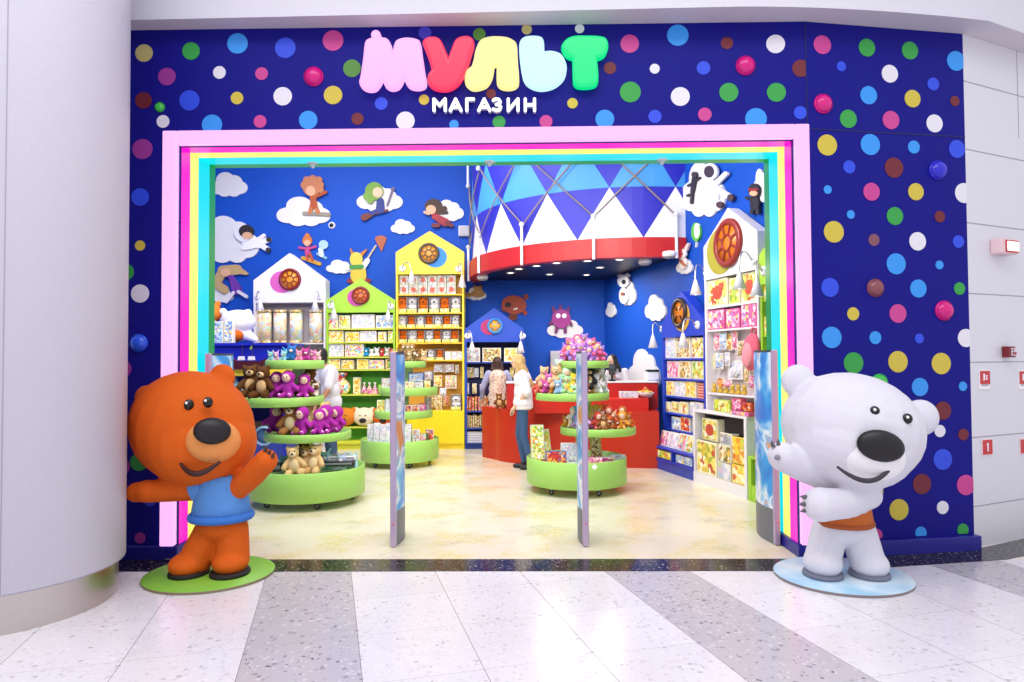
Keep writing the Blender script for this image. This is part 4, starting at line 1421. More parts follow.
# green cabinet
rows = [((314.5, 328.3), [(327.5, 338, 'bright'), (339, 350, 'lime'), (351.5, 374.5, 'pale'), (375.8, 394, 'blue')], 'top shelf'),
        ((331, 341.8), [(328, 343.5, 'yellow'), (345, 359.5, 'yellow'), (360, 376.5, 'pale'), (378, 386.5, 'yellow'), (388, 394.5, 'lime')], 'second shelf'),
        ((343.6, 356.6), [(327.3, 343.8, 'pale'), (345, 363.7, 'bright')], 'third shelf'),
        ((359.2, 369.2), [(328, 340, 'yellow'), (341.2, 353.7, 'yellow'), (356.7, 368.5, 'yellow'), (369.2, 384, 'bright'), (385.5, 393, 'yellow')], 'fourth shelf')]
for (y0, y1), its, nm in rows:
    for i, (a, b_, pal) in enumerate(its):
        px_box('toy_box', FB, a, y0 + (i % 2) * .8, b_, y1, pal, 'printed toy box %s on the green cabinet %s' % (place(i, len(its)), nm), dy=.06, d=.2, zbase=zz(FB, 361, y1), group='toy boxes in the green cabinet')
cols6 = ['2a8fc0', 'e9e4e8', 'e9e4e8', 'c23a3c', 'd8d0c8', 'e0606a']
for i, c_ in enumerate(cols6):
    x, z = FB.px(366.5 + 5.2 * i, 356.6, .1)
    plush('critter', FB.w(x, .1, zz(FB, 361, 356.8)), 0, .85 - .1 * (i % 2), 'small round plush %s in row of six on the green cabinet third shelf' % place(i, 6), c_, 'plush row in the green cabinet')
# lower bay of the green cabinet
z = zz(FB, 361, 394.5)
x = xx(FB, 342.5, 390, .2)
t = thing('toy_in_sack', 'round clear sack of balls tied with a red and blue top, green cabinet bay', 'toy bag', FB.w(x, .13, z + .002), 0)
m = MB(); m.lathe([(0, .002), (.10, .002), (.155, .07), (.165, .14), (.13, .22), (.075, .27)], seg=24, sy=.7); obj('sack', m, printed('bright', 18), t)
m = MB(); m.lathe([(.075, .27), (.06, .29), (.09, .33), (.125, .385), (.12, .39), (.0, .38)], seg=24); obj('tied_top', m, printed('red', 12), t)
px_box('toy_box', FB, 353, 377.5, 360.5, 394.5, 'yellow', 'upright yellow box beside the clear sack in green cabinet bay', dy=.12, d=.12, zbase=z)
for i, pxx in enumerate((364.2, 369.5, 375)):
    t = thing('wrapped_toy', 'small cone of wrapped sweets, %s in the green cabinet bay' % place(i, 3), 'toy', FB.w(xx(FB, pxx, 390, .14), .14, z + .002), 0, 'wrapped cones in the green cabinet')
    m = MB(); m.lathe([(0, 0), (.05, 0), (.055, .06), (.03, .12), (.008, .17)], seg=16); obj('wrap', m, printed('pink', 40), t)
    m = MB(); m.lathe([(.008, .165), (.028, .21), (0, .205)], seg=12); obj('twist', m, mat('e9e2d8', .5), t)
tr_ = thing('display_tray', 'lime green tray of small boxes at right of the green cabinet bay', 'tray', FB.w(xx(FB, 386, 390, .05), .0, z), 0)
m = MB(); m.box((0, .14, .012), (.26, .26, .02)); m.box((0, .016, .09), (.26, .012, .16), bev=.003); m.box((0, .264, .09), (.26, .012, .16)); m.box((-.124, .14, .09), (.012, .236, .16)); m.box((.124, .14, .09), (.012, .236, .16))
obj('tray', m, mat('9fd03a', .4), tr_)
for i in range(3):
    card_box('toy_box', FB, xx(FB, 386, 390) - .075 + .075 * i, z + .024, .07, .20 + .03 * (i % 2), .1, ('pale', 'bright', 'blue')[i], 'small carton %s in the lime tray of the green cabinet' % place(i, 3), 'toy box', .12, group='cartons in the lime tray')
px_box('price_strip', FB, 368.5, 389.5, 378, 394.5, 'pink', 'small magenta display box on the edge of the green cabinet bay', 'display box', dy=.02, d=.04, zbase=z, body='c2307a')
z = zz(FB, 361, 427)
for i, (pxx, c_, nm) in enumerate(((345, 'd8822c', 'orange'), (364, 'efe2c4', 'cream'), (383, 'd8641c', 'darker orange'))):
    plush('cushion', FB.w(xx(FB, pxx, 420, .12), .125, z + .002), R(8 * (i - 1)), (1, .72, 1) if i < 2 else (.95, .7, .95), 'big round %s plush bear head low in the green cabinet' % nm, c_)

# yellow cabinet: twelve small boxes, three rows of window boxes
za = zz(FB, 430, 294)
bw = (xx(FB, 456, 290, .1) - xx(FB, 399.2, 290, .1)) / 6
bx0 = xx(FB, 399.2, 290, .1)
hh = (zz(FB, 430, 274.8, .1) - za) / 2 - .004
for r_ in range(2):
    for i in range(6):
        card_box('toy_box', FB, bx0 + bw * (i + .5), za + r_ * (hh + .001), bw - .006, hh, .2, 'grey', 'small grey picture box %s in the %s row, top shelf of yellow cabinet' % (place(i, 6), ('lower', 'upper')[r_]), 'toy box', .1,
                 body='b9c4b0', group='picture boxes at the top of the yellow cabinet', sc=26, win='c0563c')
for (y0, y1, xs_, first, nm) in ((297, 312.2, (401.8, 411.9, 423, 434, 444.5, 455.5), 1, 'second'), (315.5, 327, (401.6, 411, 420, 429, 437.5, 446.5, 455), 0, 'third'), (329.8, 342.2, (403, 412, 420.3, 429, 437, 446, 454.5), 1, 'fourth')):
    n = len(xs_); zb = zz(FB, 430, {312.2: 312.5, 327: 327.3, 342.2: 342.5}[y1]); h = zz(FB, 430, y0, .08) - zb
    w = (xs_[1] - xs_[0]) / F * 12.28 * .97
    w = min(w, (xs_[-1] - xs_[0]) / (n - 1) / F * 12.28 * .95)
    for i, pxx in enumerate(xs_):
        org = (i % 2 == 0) == bool(first)
        toy_window_box(FB, xx(FB, pxx, y1, .08), zb, w, h, .18, .08, 'dc6a1c' if org else 'e6e4e8', '%s plush bear in a window box, %s on the yellow cabinet %s shelf' % ('orange' if org else 'white', place(i, n), nm), 'boxed plush bears in the yellow cabinet')
zb = zz(FB, 430, 360)
for i, (pxx, org, w) in enumerate(((424, None, .09), (430.5, 0, .15), (439.5, 1, .15), (448, None, .11), (454.5, None, .11), (460, None, .08))):
    if org is None:
        card_box('toy_box', FB, xx(FB, pxx, 358, .1), zb, w, .15, .12, 'pale', 'pale toy box %s on the yellow cabinet fifth shelf' % place(i, 6), 'toy box', .1, group='boxes on the fifth shelf')
    else:
        toy_window_box(FB, xx(FB, pxx, 358, .1), zb, w, .19, .14, .1, 'dc6a1c' if org else 'e6e4e8', '%s plush bear in window box on the yellow cabinet fifth shelf' % ('orange' if org else 'white'), 'boxes on the fifth shelf')
for i, (px_, py_, w_, h_, pal) in enumerate(((438, 368, 8, 8, 'pale'), (450, 368, 8, 8, 'pale'), (444.5, 368, 3.5, 9, 'grey'), (457, 369, 3.5, 9, 'grey'), (451, 382, 11, 13, 'bright'), (438, 381, 8, 11, 'yellow'), (443, 392, 6.5, 8, 'pale'), (439, 403, 6, 16, 'brown'), (446, 401, 4.5, 9, 'red'), (432, 400, 7, 14, 'brown'), (430, 388, 7, 10, 'blue'))):
    hang_pack(FB, px_, py_, w_, h_, pal, 'toy pack on the yellow peg panel, %s %s' % (('upper row,', 'upper row,', 'upper row,', 'upper row,', 'middle row,', 'middle row,', 'lower row,', 'lowest row,', 'lowest row,', 'lowest row,', 'middle row,')[i], ('left', 'third from left', 'second from left', 'rightmost', 'large at right', 'centre', 'centre', 'centre', 'right', 'left', 'left')[i]), .17, 'hanging packs in the yellow cabinet')
toy_window_box(FB, xx(FB, 455.8, 408, .02), zz(FB, 455, 411) + .002, .18, zz(FB, 455, 395, .02) - zz(FB, 455, 411), .16, .05, 'e6e4e8', 'white plush bear in a tall window box on the yellow base cupboard', None, 'e8a83a')

# dark blue cabinet
zb = zz(FB, 495, 362)
for i, (a, b_, pal) in enumerate(((466, 480, 'grey'), (482.3, 501, 'brown'), (504, 517.5, 'yellow'))):
    px_box('boxed_game', FB, a, 348, b_, 361.8, pal, 'boxed game %s on the dark blue cabinet top shelf' % place(i, 3), 'game box', dy=.06, d=.2, zbase=zb, group='games on the dark blue top shelf')
k_ = 0
for (yy, xs_, hpx) in ((372.5, (467, 471.5, 476.5, 482, 512, 517), 11), (388.5, (467.5, 474.5, 482, 513, 518), 11)):
    for i, pxx in enumerate(xs_):
        hang_pack(FB, pxx, yy, 4.2 if k_ % 3 else 3.2, hpx - (k_ % 3), ('yellow', 'brown', 'pale', 'lego')[k_ % 4], 'small cream pack on the dark blue cabinet, %s row, %s' % (('upper', 'lower')[yy > 380], place(i, len(xs_))), .16, 'packs in the dark blue cabinet'); k_ += 1
for (y0, y1, n, a, b_, nm) in ((396, 411, 9, 466, 492, 'second'), (414.5, 428, 12, 465.8, 493, 'third')):
    for i in range(n):
        q0 = a + (b_ - a) * i / n; q1 = a + (b_ - a) * (i + .9) / n
        cl = ('b8423a', 'e6d6b0', '2f6fb0', 'd8a24a', '8a5a34', 'efe9dc', '6a3a2c')[(i * 3 + int(y0)) % 7] if nm == 'second' else ('a87a48', '8f6a44', 'c09a62', '9a7f5e')[i % 4]
        o_ = px_box('book', FB, q0, y0 + (i * 7 % 3) * .7, q1, y1, 'brown' if nm == 'third' else 'red', 'upright book %s on the dark blue cabinet %s shelf' % (place(i, n), nm), 'book', dy=.05, d=.16, zbase=zz(FB, 495, y1), body=cl, group='books on the dark blue %s shelf' % nm, sc=40)
zb = zz(FB, 495, 444)
for i in range(5):
    m = MB(); m.box((0, .12, .021), (.27, .22, .042), bev=.006); m.box((0, .009, .021), (.255, .004, .012), mi=1)
    o_ = obj('paper_pack', m, [mat('eceaee', .6), mat('b9b6c0', .6)]); o_.location = FB.w(xx(FB, 474.5, 440, .05), .05, zb + .0425 * i)
    tag(o_, 'flat white paper pack, %s in the dark blue cabinet stack' % ('lowest', 'second lowest', 'middle one', 'second highest', 'topmost')[i], 'paper pack', 'white packs in a stack')

# lamps on the back cabinets
for bx, by, sx, sy, nm in ((257.7, 297, 260, 305.5, 'left of the white cabinet'), (320, 297, 315, 306, 'right of the white cabinet'), (330.5, 306, 334, 315, 'left of the green cabinet'), (391, 306.5, 388, 317, 'right of the green cabinet'),
                           (402.5, 268.5, 411.5, 278, 'left of the yellow cabinet'), (458.5, 269, 462, 282, 'right of the yellow cabinet'), (467.5, 336, 472, 348, 'left of the dark blue back cabinet'), (522.5, 336, 520.5, 348, 'right of the dark blue back cabinet')):
    lamp(FB, bx, by, sx, sy, -.004, 'white gooseneck cone lamp on the gable %s' % nm, 'gooseneck lamps on the cabinets')

# ------------------------------------------------------------------ blue display unit at far left with its big plush and ship
FU = Frame((0, 10.8), 0)
zt = zz(FU, 240, 343); x0 = xx(FU, 196, 360); x1 = xx(FU, 286, 360); w = x1 - x0
t = thing('play_display', 'blue display unit with a yellow ledge at the far left, white plush bear on top', 'display unit', ((x0 + x1) / 2, 10.8, 0))
zl = zz(FU, 240, 376); zl2 = zz(FU, 240, 369)
m = MB(); m.box((0, .45, zt - .02), (w, .9, .04)); m.box((0, .1, (zt - .04 + zl2) / 2), (w, .06, zt - .04 - zl2)); obj('upper_panel', m, mat('1c25b8', .4), t)
m = MB(); m.box((0, .16, (zl + zl2) / 2), (w + .02, .42, zl2 - zl), bev=.006); obj('ledge', m, mat('e8cc38', .4), t)
for s_ in (-1, 1):
    m = MB(); m.box((s_ * (w / 2 - .025), .45, (zl) / 2), (.05, .86, zl)); obj('side_panel', m, mat('1c2aa8', .4), t)
m = MB(); m.box((0, .86, zl / 2), (w - .1, .03, zl)); obj('back_panel', m, mat('16227c', .5), t)
zm = zz(FU, 240, 403)
m = MB(); m.box((0, .45, zm), (w - .1, .8, .03)); obj('shelf', m, mat('1c2aa8', .4), t)
m = MB(); m.box((0, .45, .2), (w - .1, .84, .4)); obj('base', m, mat('2a3a98', .5), t)
# ship
p = PY(249.5, 368.6, 10.74)
t = thing('toy_ship', 'dark toy sailing ship on the yellow ledge of the blue display unit', 'toy ship', (p.x, 10.70, zl2 + .001))
L_ = 37 / F * 10.7
m = MB(); m.prism([(-L_ * .34, 0), (L_ * .34, 0), (L_ * .46, .07), (L_ * .52, .17), (L_ * .36, .125), (-L_ * .3, .125), (-L_ * .5, .19), (-L_ * .44, .08)], -.06, .06); obj('hull', m, mat('4a1420', .4), t)
for mx in (-.1, .06):
    m = MB(); m.tube([(mx, 0, .12), (mx, 0, .40)], .006, 6); ms = obj('mast', m, mat('3a2418', .5), t)
    m = MB(); m.prism([(mx - .07, .14), (mx + .05, .14), (mx + .04, .20), (mx - .06, .20)], -.012, -.006); obj('sail', m, mat('eae6ea', .6), ms)
m = MB(); m.prism([(.02, .30), (.06, .32), (.055, .36), (.03, .35)], -.01, -.006); obj('flag', m, mat('8aa84a', .6), t)
for i, (px_, h_) in enumerate(((231, .16), (236, .22), (241, .15))):
    p = PY(px_, 399, 11.0)
    t = thing('toy_castle', 'small icy blue toy castle tower, %s inside the blue display unit' % place(i, 3), 'toy', (p.x, 11.0, zm + .016), 0, 'icy towers in the blue unit')
    m = MB(); m.lathe([(0, 0), (.055, 0), (.05, h_), (.06, h_ + .01), (.06, h_ + .03), (0, h_ + .03)], seg=14); obj('tower', m, mat('5aaae8', .3), t)
    m = MB(); m.lathe([(.06, h_ + .03), (.0, h_ + .17)], seg=14); obj('spire', m, mat('9fd0f4', .3), t)
p = PY(257, 425, 10.95)
t = thing('toy_chest', 'dark brown toy chest low in the blue display unit', 'toy chest', (p.x, 10.95, .406))
m = MB(); m.box((0, 0, .07), (.42, .24, .14), bev=.008); obj('box', m, mat('2c2018', .5), t)
m = MB(); m.prism(smooth_outline([(-.21, .142), (.21, .142), (.19, .19), (0, .215), (-.19, .19)], 4), -.12, .12); obj('lid', m, mat('3a2a1c', .5), t)
m = MB(); m.box((0, -.125, .135), (.05, .012, .05), bev=.004); obj('clasp', m, mat('c8a24a', .3, .8), t)
p = PY(264, 436, 9.6)
t = thing('hoop_toy', 'grey-blue ring standing behind the orange bear and the green stand', 'toy ring', (p.x, 9.6, p.z))
rr_ = 10 / F * 9.6
m = MB()
m.lathe([(rr_ * .72 + .28 * rr_ * .5 * (1 + math.cos(a)), .05 * math.sin(a)) for a in [2 * PI * i / 12 for i in range(13)]], seg=36, rot=(PI / 2, 0, 0)); obj('ring', m, mat('7f9fc4', .4), t)
m = MB(); m.lathe([(0, .0), (rr_ * .74, .0), (rr_ * .74, .012), (0, .012)], seg=30, rot=(PI / 2, 0, 0)); m.box((0, .0, (-p.z - rr_ * .9) / 2 - .0), (.06, .03, p.z - rr_ * .9)); obj('stand', m, mat('4a6a94', .4), t)
# big white plush bear lying on top and its orange neighbour
k = 10.9 / F


def at_top(px, py, d=0):
    q = PY(px, py, 11.15); return Vector((q.x, d, q.z - zt))


ow = Vector((0, 11.15, zt + .002))
t = thing('large_plush', 'big white plush bear in orange slumped on the blue display unit', 'plush toy', ow)
sh_ = [('s', at_top(238, 322), (.29, .24, .20)), ('s', at_top(248, 313), (.07, .05, .065)), ('s', at_top(223, 312), (.07, .05, .065)), ('s', at_top(236, 334), (.2, .2, .14)),
       ('c', at_top(243, 333), at_top(256, 340), .13, .045), ('s', at_top(228, 336), (.16, .18, .12))]
obj('body', organic(sh_, .02, 3, 'big_plush'), fuzzy('e8e6ea'), t)
m = MB(); m.sphere(at_top(238.5, 335.5, -.10), (.13, .13, .105), seg=18, rings=12); obj('jacket', m, fuzzy('c8601c'), t)
m = MB(); m.sphere(at_top(231, 324, -.22), (.05, .03, .035), seg=12, rings=8); obj('nose', m, mat('181214', .5), t)
t = thing('large_plush', 'big orange plush bear at the left end of the blue display unit', 'plush toy', ow)
sh_ = [('s', at_top(209, 313), (.20, .2, .18)), ('s', at_top(208, 334), (.17, .17, .15)), ('s', at_top(218, 304), (.05, .04, .05)), ('s', at_top(199, 304), (.05, .04, .05))]
obj('body', organic(sh_, .02, 3, 'big_plush'), fuzzy('d87a30'), t)
m = MB(); m.sphere(at_top(212, 318, -.19), (.05, .03, .035), seg=12, rings=8); obj('nose', m, mat('181214', .5), t)
for i, (a, b_) in enumerate(((205, 213), (213.5, 223), (223.5, 233))):
    px_box('toy_box', FU, a, 320.5 + i % 2, b_, 342.6, 'blue', 'blue figure pack %s before the big plush bears' % place(i, 3), dy=.02, d=.1, zbase=zt + .001, group='blue packs on the blue unit')

# ------------------------------------------------------------------ right hand shelves
FP = Frame(FR.o + FR.y * .18, FR.r)     # upper cabinets' front plane
DP2 = WD - .18 - .02
xl, xr = xx(FP, 662.5, 400), xx(FP, 705.2, 400)
zs = dict(apex=zz(FP, 682.5, 291), eave=zz(FP, 663, 324), gable=zz(FP, 684, 336.5), shelves=[zz(FP, 684, 358.4), zz(FP, 684, 379), zz(FP, 684, 397.5), zz(FP, 684, 415), zz(FP, 684, 432)], base=None)
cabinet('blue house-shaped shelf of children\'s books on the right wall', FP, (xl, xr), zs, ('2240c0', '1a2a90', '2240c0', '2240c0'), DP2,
        med=(xx(FP, 681, 313), zz(FP, 681, 313), .21, (.15, -.25), 'd8a83a', '33261a', 'd87a1c', 4))
rowsR = [((338, 357.5), 358.4, [(664, 675.5, 'pale'), (676.3, 690, 'brown'), (691.5, 704, 'lego')], 'top'), ((361, 377.5), 379, [(667, 678.5, 'pink'), (679, 690.5, 'brown'), (692, 704, 'lime')], 'second'),
         ((381, 396), 397.5, [(666, 674, 'yellow'), (674.7, 685, 'pale'), (685.4, 696, 'yellow')], 'third'), ((401.5, 414), 415, [(664.5, 671.5, 'lego'), (672, 679.5, 'lego'), (680, 688, 'lego'), (690, 703, 'pale')], 'fourth'), ((416.5, 431), 432, [(671.5, 680, 'blue'), (680.5, 690, 'red')], 'fifth')]
for (y0, y1), sy, its, nm in rowsR:
    for i, (a, b_, pal) in enumerate(its):
        px_box('picture_book', FP, a, y0, b_, y1, pal, 'picture book box %s on the %s shelf of the right blue house' % (place(i, len(its)), nm), 'book box', dy=.04, d=.1, zbase=zz(FP, 684, sy), group='book boxes in the right blue house', sc=18)
for i in range(6):
    a = xx(FP, 697.5, 390, .05); c_ = xx(FP, 704, 390, .05); zb = zz(FP, 684, 397.5)
    m = MB(); m.box((0, .06, .018), (c_ - a, .12, .036), bev=.003); m.box((0, -.0008, .018), ((c_ - a) * .9, .002, .018), mi=1)
    o_ = obj('book', m, [mat('c23a34', .45), mat('e8b8a0', .5)]); o_.location = FP.w((a + c_) / 2, .05, zb + .0365 * i); o_.rotation_euler = (0, 0, FP.r)
    tag(o_, 'red book, %s in the flat pile on the right blue house shelf' % ('lowest', 'second lowest', 'third lowest', 'third highest', 'second highest', 'topmost')[i], 'book', 'pile of red books')
# base unit of the blue house, in front of it
bl0, bl1 = 0.0 + xx(FR, 651.7, 467), xx(FR, 694.3, 483)
zb1 = zz(FR, 652, 444.5)
t = thing('low_cupboard', 'low blue cupboard with open fronts below the right blue house shelf', 'cupboard', FR.w((bl0 + bl1) / 2, 0, .0), FR.r)
w = bl1 - bl0; dpt = .172
bm_ = mat('2240c0', .4)
m = MB(); m.box((0, dpt / 2, .07), (w, dpt - .03, .14)); obj('plinth', m, mat('2a48b0', .4), t)
m = MB(); m.box((0, dpt / 2, zb1 - .015), (w, dpt, .03), bev=.003); obj('top', m, bm_, t)
m = MB(); m.box((0, dpt / 2, .15), (w, dpt, .03)); obj('floor_board', m, bm_, t)
for x_ in (-w / 2 + .02, 0, w / 2 - .02):
    m = MB(); m.box((x_, dpt / 2, (zb1 - .03 + .165) / 2), (.04, dpt, zb1 - .03 - .165)); obj('upright', m, bm_, t)
for i, (a, b_, pal) in enumerate(((654.5, 672.5, 'lime'), (675.5, 691.5, 'blue'))):
    px_box('toy_box', FR, a, 448.5 + i * 5.5, b_, 466 + i * 7, pal, '%s toy box in the low blue cupboard' % ('lime yellow', 'pale blue')[i], dy=.02, d=.12, zbase=.17, sc=12, body=('d8dc4a', 'cfd8e8')[i])
for i, (a, b_) in enumerate(((658.5, 666.5), (667, 676), (676.5, 684), (684.5, 691.5))):
    px_box('picture_book', FR, a, 429.5 + i * 1.6, b_, 443 + i * 3, ('pink', 'pale', 'bright', 'lime')[i], 'tilted white picture book %s on the low blue cupboard' % place(i, 4), 'book box', dy=.07, d=.03, zbase=zb1 + .002, lean=R(-14), body='f4f2f4', group='tilted books on the low blue cupboard', sc=16)

# white house on the right
xl, xr = xx(FP, 705.8, 400), xx(FP, 760, 400)
zs = dict(apex=zz(FP, 728, 208), eave=zz(FP, 705, 247), gable=zz(FP, 730, 275), shelves=[zz(FP, 730, 304.3), zz(FP, 730, 328.4), zz(FP, 730, 394.5), zz(FP, 730, 418)], base=None)
cabinet('tall white house-shaped cabinet of pink toys on the right wall', FP, (xl, xr), zs, ('e8e4ea', 'dccfd2', 'ece8ee', 'e8e4ea'), DP2, apex=xx(FP, 728, 208),
        med=(xx(FP, 729.5, 243), zz(FP, 729.5, 243), .30, (-.65, -.22), 'a8a02e', '8a2a20', 'd8781c', 8))
zA = zz(FP, 730, 304.3)
for i, (a, b_, y0, pal) in enumerate(((708, 727.5, 281, 'lego'), (729, 739.5, 279, 'lime'), (741, 757, 274, 'lego'))):
    px_box('toy_box', FP, a, y0, b_, 303, pal, ('large pale construction toy box at left', 'plain lime green box between two pale ones', 'large pale construction toy box at right')[i] + ' on top shelf of the right white house', dy=.03, d=.11, zbase=zA, sc=14, win=('c8503a', 'b8cc5a', 'c8503a')[i], body='ece8c4')
zA = zz(FP, 730, 328.4)
for i, (a, b_, y0, pal) in enumerate(((707, 724.5, 311, 'pink'), (725.5, 739.8, 309.5, 'pink'), (740.5, 757, 303.5, 'pink'))):
    px_box('toy_box', FP, a, y0, b_, 328, pal, 'pink doll box %s on the second shelf of the right white house' % place(i, 3), dy=.03, d=.11, zbase=zA, sc=16, body='d85a98', group='pink doll boxes')
zA = zz(FP, 730, 394.5)
packs = [(709.5, 342, 6, 18, 'brown'), (717, 341, 6, 18, 'pink'), (723, 341, 7, 17, 'blue'), (728.5, 342, 7, 17, 'yellow'), (735, 340, 5, 19, 'pink'), (741, 349, 7, 16, 'brown'),
         (711, 362, 8, 15, 'lime'), (719.5, 361, 8, 16, 'blue'), (727.5, 359, 5, 14, 'pale'), (735.5, 370, 15, 19, 'pale'), (721, 383, 8, 10, 'red'), (728, 384, 8, 9, 'pink'), (747, 375, 6, 16, 'brown'), (752, 382, 6, 14, 'pink')]
for i, (px_, py_, w_, h_, pal) in enumerate(packs):
    hang_pack(FP, px_, py_, w_, h_, pal, 'hanging toy pack in the right white house, %s row, %s' % (('upper', 'middle', 'lower')[0 if i < 6 else 1 if i < 10 else 2], place(i if i < 6 else i - 6 if i < 10 else i - 10, 6 if i < 6 else 4)), .10 - .02 * (i % 3), 'hanging packs in the right white house')
x, z = FP.px(751.5, 352, -.02)
t = thing('backpack', 'pink oval backpack hanging at the right of the white house cabinet', 'bag', FP.w(x, -.02, z), FP.r)
m = MB(); m.sphere((0, 0, 0), (.15, .07, .22), (0, R(12), 0), 20, 14); obj('bag', m, fuzzy('e0687e'), t)
m = MB(); m.sphere((-.01, -.045, -.03), (.10, .045, .15), (0, R(12), 0), 18, 12); obj('front_pocket', m, fuzzy('ee98a4'), t)
m = MB(); m.tube([(-.03, .02, .2), (-.02, .03, .28), (.05, .03, .27), (.06, .02, .18)], .012, 6); obj('handle', m, fuzzy('c84a66'), t)
for i in range(6):
    x = xx(FP, 714 + 6 * i, 392, .06)
    plush('critter', FP.w(x, .07, zA), FP.r, .62, 'small yellow toy animal %s on the third shelf of the right white house' % place(i, 6), 'd8b24a', 'yellow animals in a row')
# low white bin in front
b0, b1 = xx(FR, 693.5, 484), xx(FR, 747.2, 500)
zt_ = zz(FR, 692.8, 411.5)
t = thing('display_bin', 'open white bin of large construction toy boxes on the right wall', 'display bin', FR.w((b0 + b1) / 2, 0, .0), FR.r)
w = b1 - b0; dpt = .172; wm = mat('e9e6ec', .4)
for s_ in (-1, 1):
    m = MB(); m.box((s_ * (w / 2 - .025), dpt / 2, zt_ / 2), (.05, dpt, zt_), bev=.003); obj('side_panel', m, wm, t)
m = MB(); m.box((0, dpt / 2, zt_ + .014), (w + .02, dpt, .03), bev=.003); obj('top', m, wm, t)
m = MB(); m.box((0, dpt / 2, .07), (w - .1, dpt - .02, .14)); obj('plinth', m, wm, t)
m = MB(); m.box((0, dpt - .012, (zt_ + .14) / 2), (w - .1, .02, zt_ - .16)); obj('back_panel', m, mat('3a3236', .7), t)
zm2 = zz(FR, 720, 438)
big = [(696.4, 716.5, 439, 477, 'lego', .141, 'tall pale construction toy box at left in the white bin', 'f2eccc'), (717.6, 730.8, 461.5, 484, 'pale', .141, 'grey-green box at bottom centre of the white bin', 'e2e0c8'), (731.8, 745.6, 463.5, 489.7, 'yellow', .141, 'yellow box at bottom right of the white bin', 'e8c83a')]
for a, b_, y0, y1, pal, z, lb, bd in big:
    px_box('toy_box', FR, a, y0, b_, y1, pal, lb, dy=.01, d=.13, zbase=z, sc=11, body=bd)
def ztop(i):
    a, b_, y0, y1, pal, z, lb, bd = big[i]; return zz(FR, a, y0, .01) + .002
px_box('toy_box', FR, 702, 417.5, 717.5, 437, 'lego', 'pale box with a red roof picture at upper left in the white bin', dy=.05, d=.11, zbase=ztop(0), sc=12, body='f2ecc8', win='c8503a')
px_box('toy_box', FR, 718.5, 444, 731, 461, 'brown', 'brown and white toy box in the middle of the white bin', dy=.03, d=.11, zbase=ztop(1), sc=13)
px_box('toy_box', FR, 732, 436, 745, 461, 'yellow', 'upright yellow box at centre right in the white bin', dy=.03, d=.11, zbase=ztop(2), sc=11, body='e8c83a')
px_box('toy_box', FR, 720, 432, 732, 443, 'grey', 'small grey toy box on top of the brown and white one', dy=.03, d=.10, zbase=zz(FR, 718.5, 444, .03) + .004, sc=16)
zA = zt_ + .03
for i, (a, b_, y0, pal, bd) in enumerate(((714, 730, 399, 'lime', 'b8d04a'), (731.5, 741.5, 398, 'pink', 'd8486a'), (742, 752, 402, 'red', 'c84a3c'))):
    px_box('toy_box', FR, a, y0, b_, 412, pal, ('lime green', 'crimson', 'red')[i] + ' toy box on top of the white bin', dy=.095, d=.07, zbase=zA, sc=20, body=bd)
px_box('flat_box', FR, 729.5, 410, 749, 416, 'pink', 'flat pink box on the front edge of the white bin top', dy=.005, d=.08, zbase=zA, body='e0608a')
# green end of the run, mostly behind the right hand gate
xl, xr = xx(FP, 761.5, 400), xx(FP, 761.5, 400) + 1.0
zs = dict(apex=zz(FP, 761, 225), eave=zz(FP, 761, 255), gable=zz(FP, 761, 285), shelves=[zz(FP, 761, y) for y in (300, 335, 370, 400, 430)], base=None)
cabinet('lime green house-shaped cabinet at the right edge behind the security gate', FP, (xl, xr), zs, ('a4cf38', '7fae34', 'a4cf38', 'a4cf38'), DP2)
for i, py_ in enumerate((299, 334)):
    px_box('toy_box', FP, 762.5, py_ - 17, 768, py_, 'yellow', 'yellow box on the %s shelf of the green cabinet by the gate' % ('top', 'second')[i], dy=.03, d=.15, zbase=zz(FP, 761, py_ + 1), body='e8d44a')
c0 = xx(FR, 748.2, 500)
t = thing('low_cupboard', 'low lime green cupboard with a dark opening beside the white bin', 'cupboard', FR.w(c0 + .30, 0, .0), FR.r)
zg = zz(FR, 749, 458.5); gm = mat('9fd03a', .4)
for s_ in (-1, 1):
    m = MB(); m.box((s_ * .27, .086, zg / 2), (.06, .17, zg), bev=.003); obj('side_panel', m, gm, t)
m = MB(); m.box((0, .087, zg + .014), (.61, .17, .03), bev=.003); obj('top', m, gm, t)
m = MB(); m.box((0, .087, .09), (.48, .16, .18)); obj('plinth', m, gm, t)
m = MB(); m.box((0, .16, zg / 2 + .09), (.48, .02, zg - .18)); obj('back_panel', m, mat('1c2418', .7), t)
# lamps of the right wall
for fr_, bx, by, sx, sy, dy, nm in ((FRW_ := Frame(FR.o + FR.y * WD, FR.r), 662, 329, 653, 342, 0, 'left of the right blue house'), (FP, 697.5, 325, 683, 341.5, -.004, 'right on the blue house gable'), (FRW_, 706, 272, 695.5, 288, 0, 'between wall and the right white house'),
                                    (FP, 754, 260, 739.5, 281, -.004, 'on the right white house gable'), (FP, 764, 271, 757, 288, -.004, 'near the green cabinet by the gate')):
    lamp(fr_, bx, by, sx, sy, dy, 'white gooseneck cone lamp %s' % nm, 'gooseneck lamps on the right wall', .3)
# ------------------------------------------------------------------ green tiered stands
lime = mat('a0d466', .4, name='lime_lacquer')


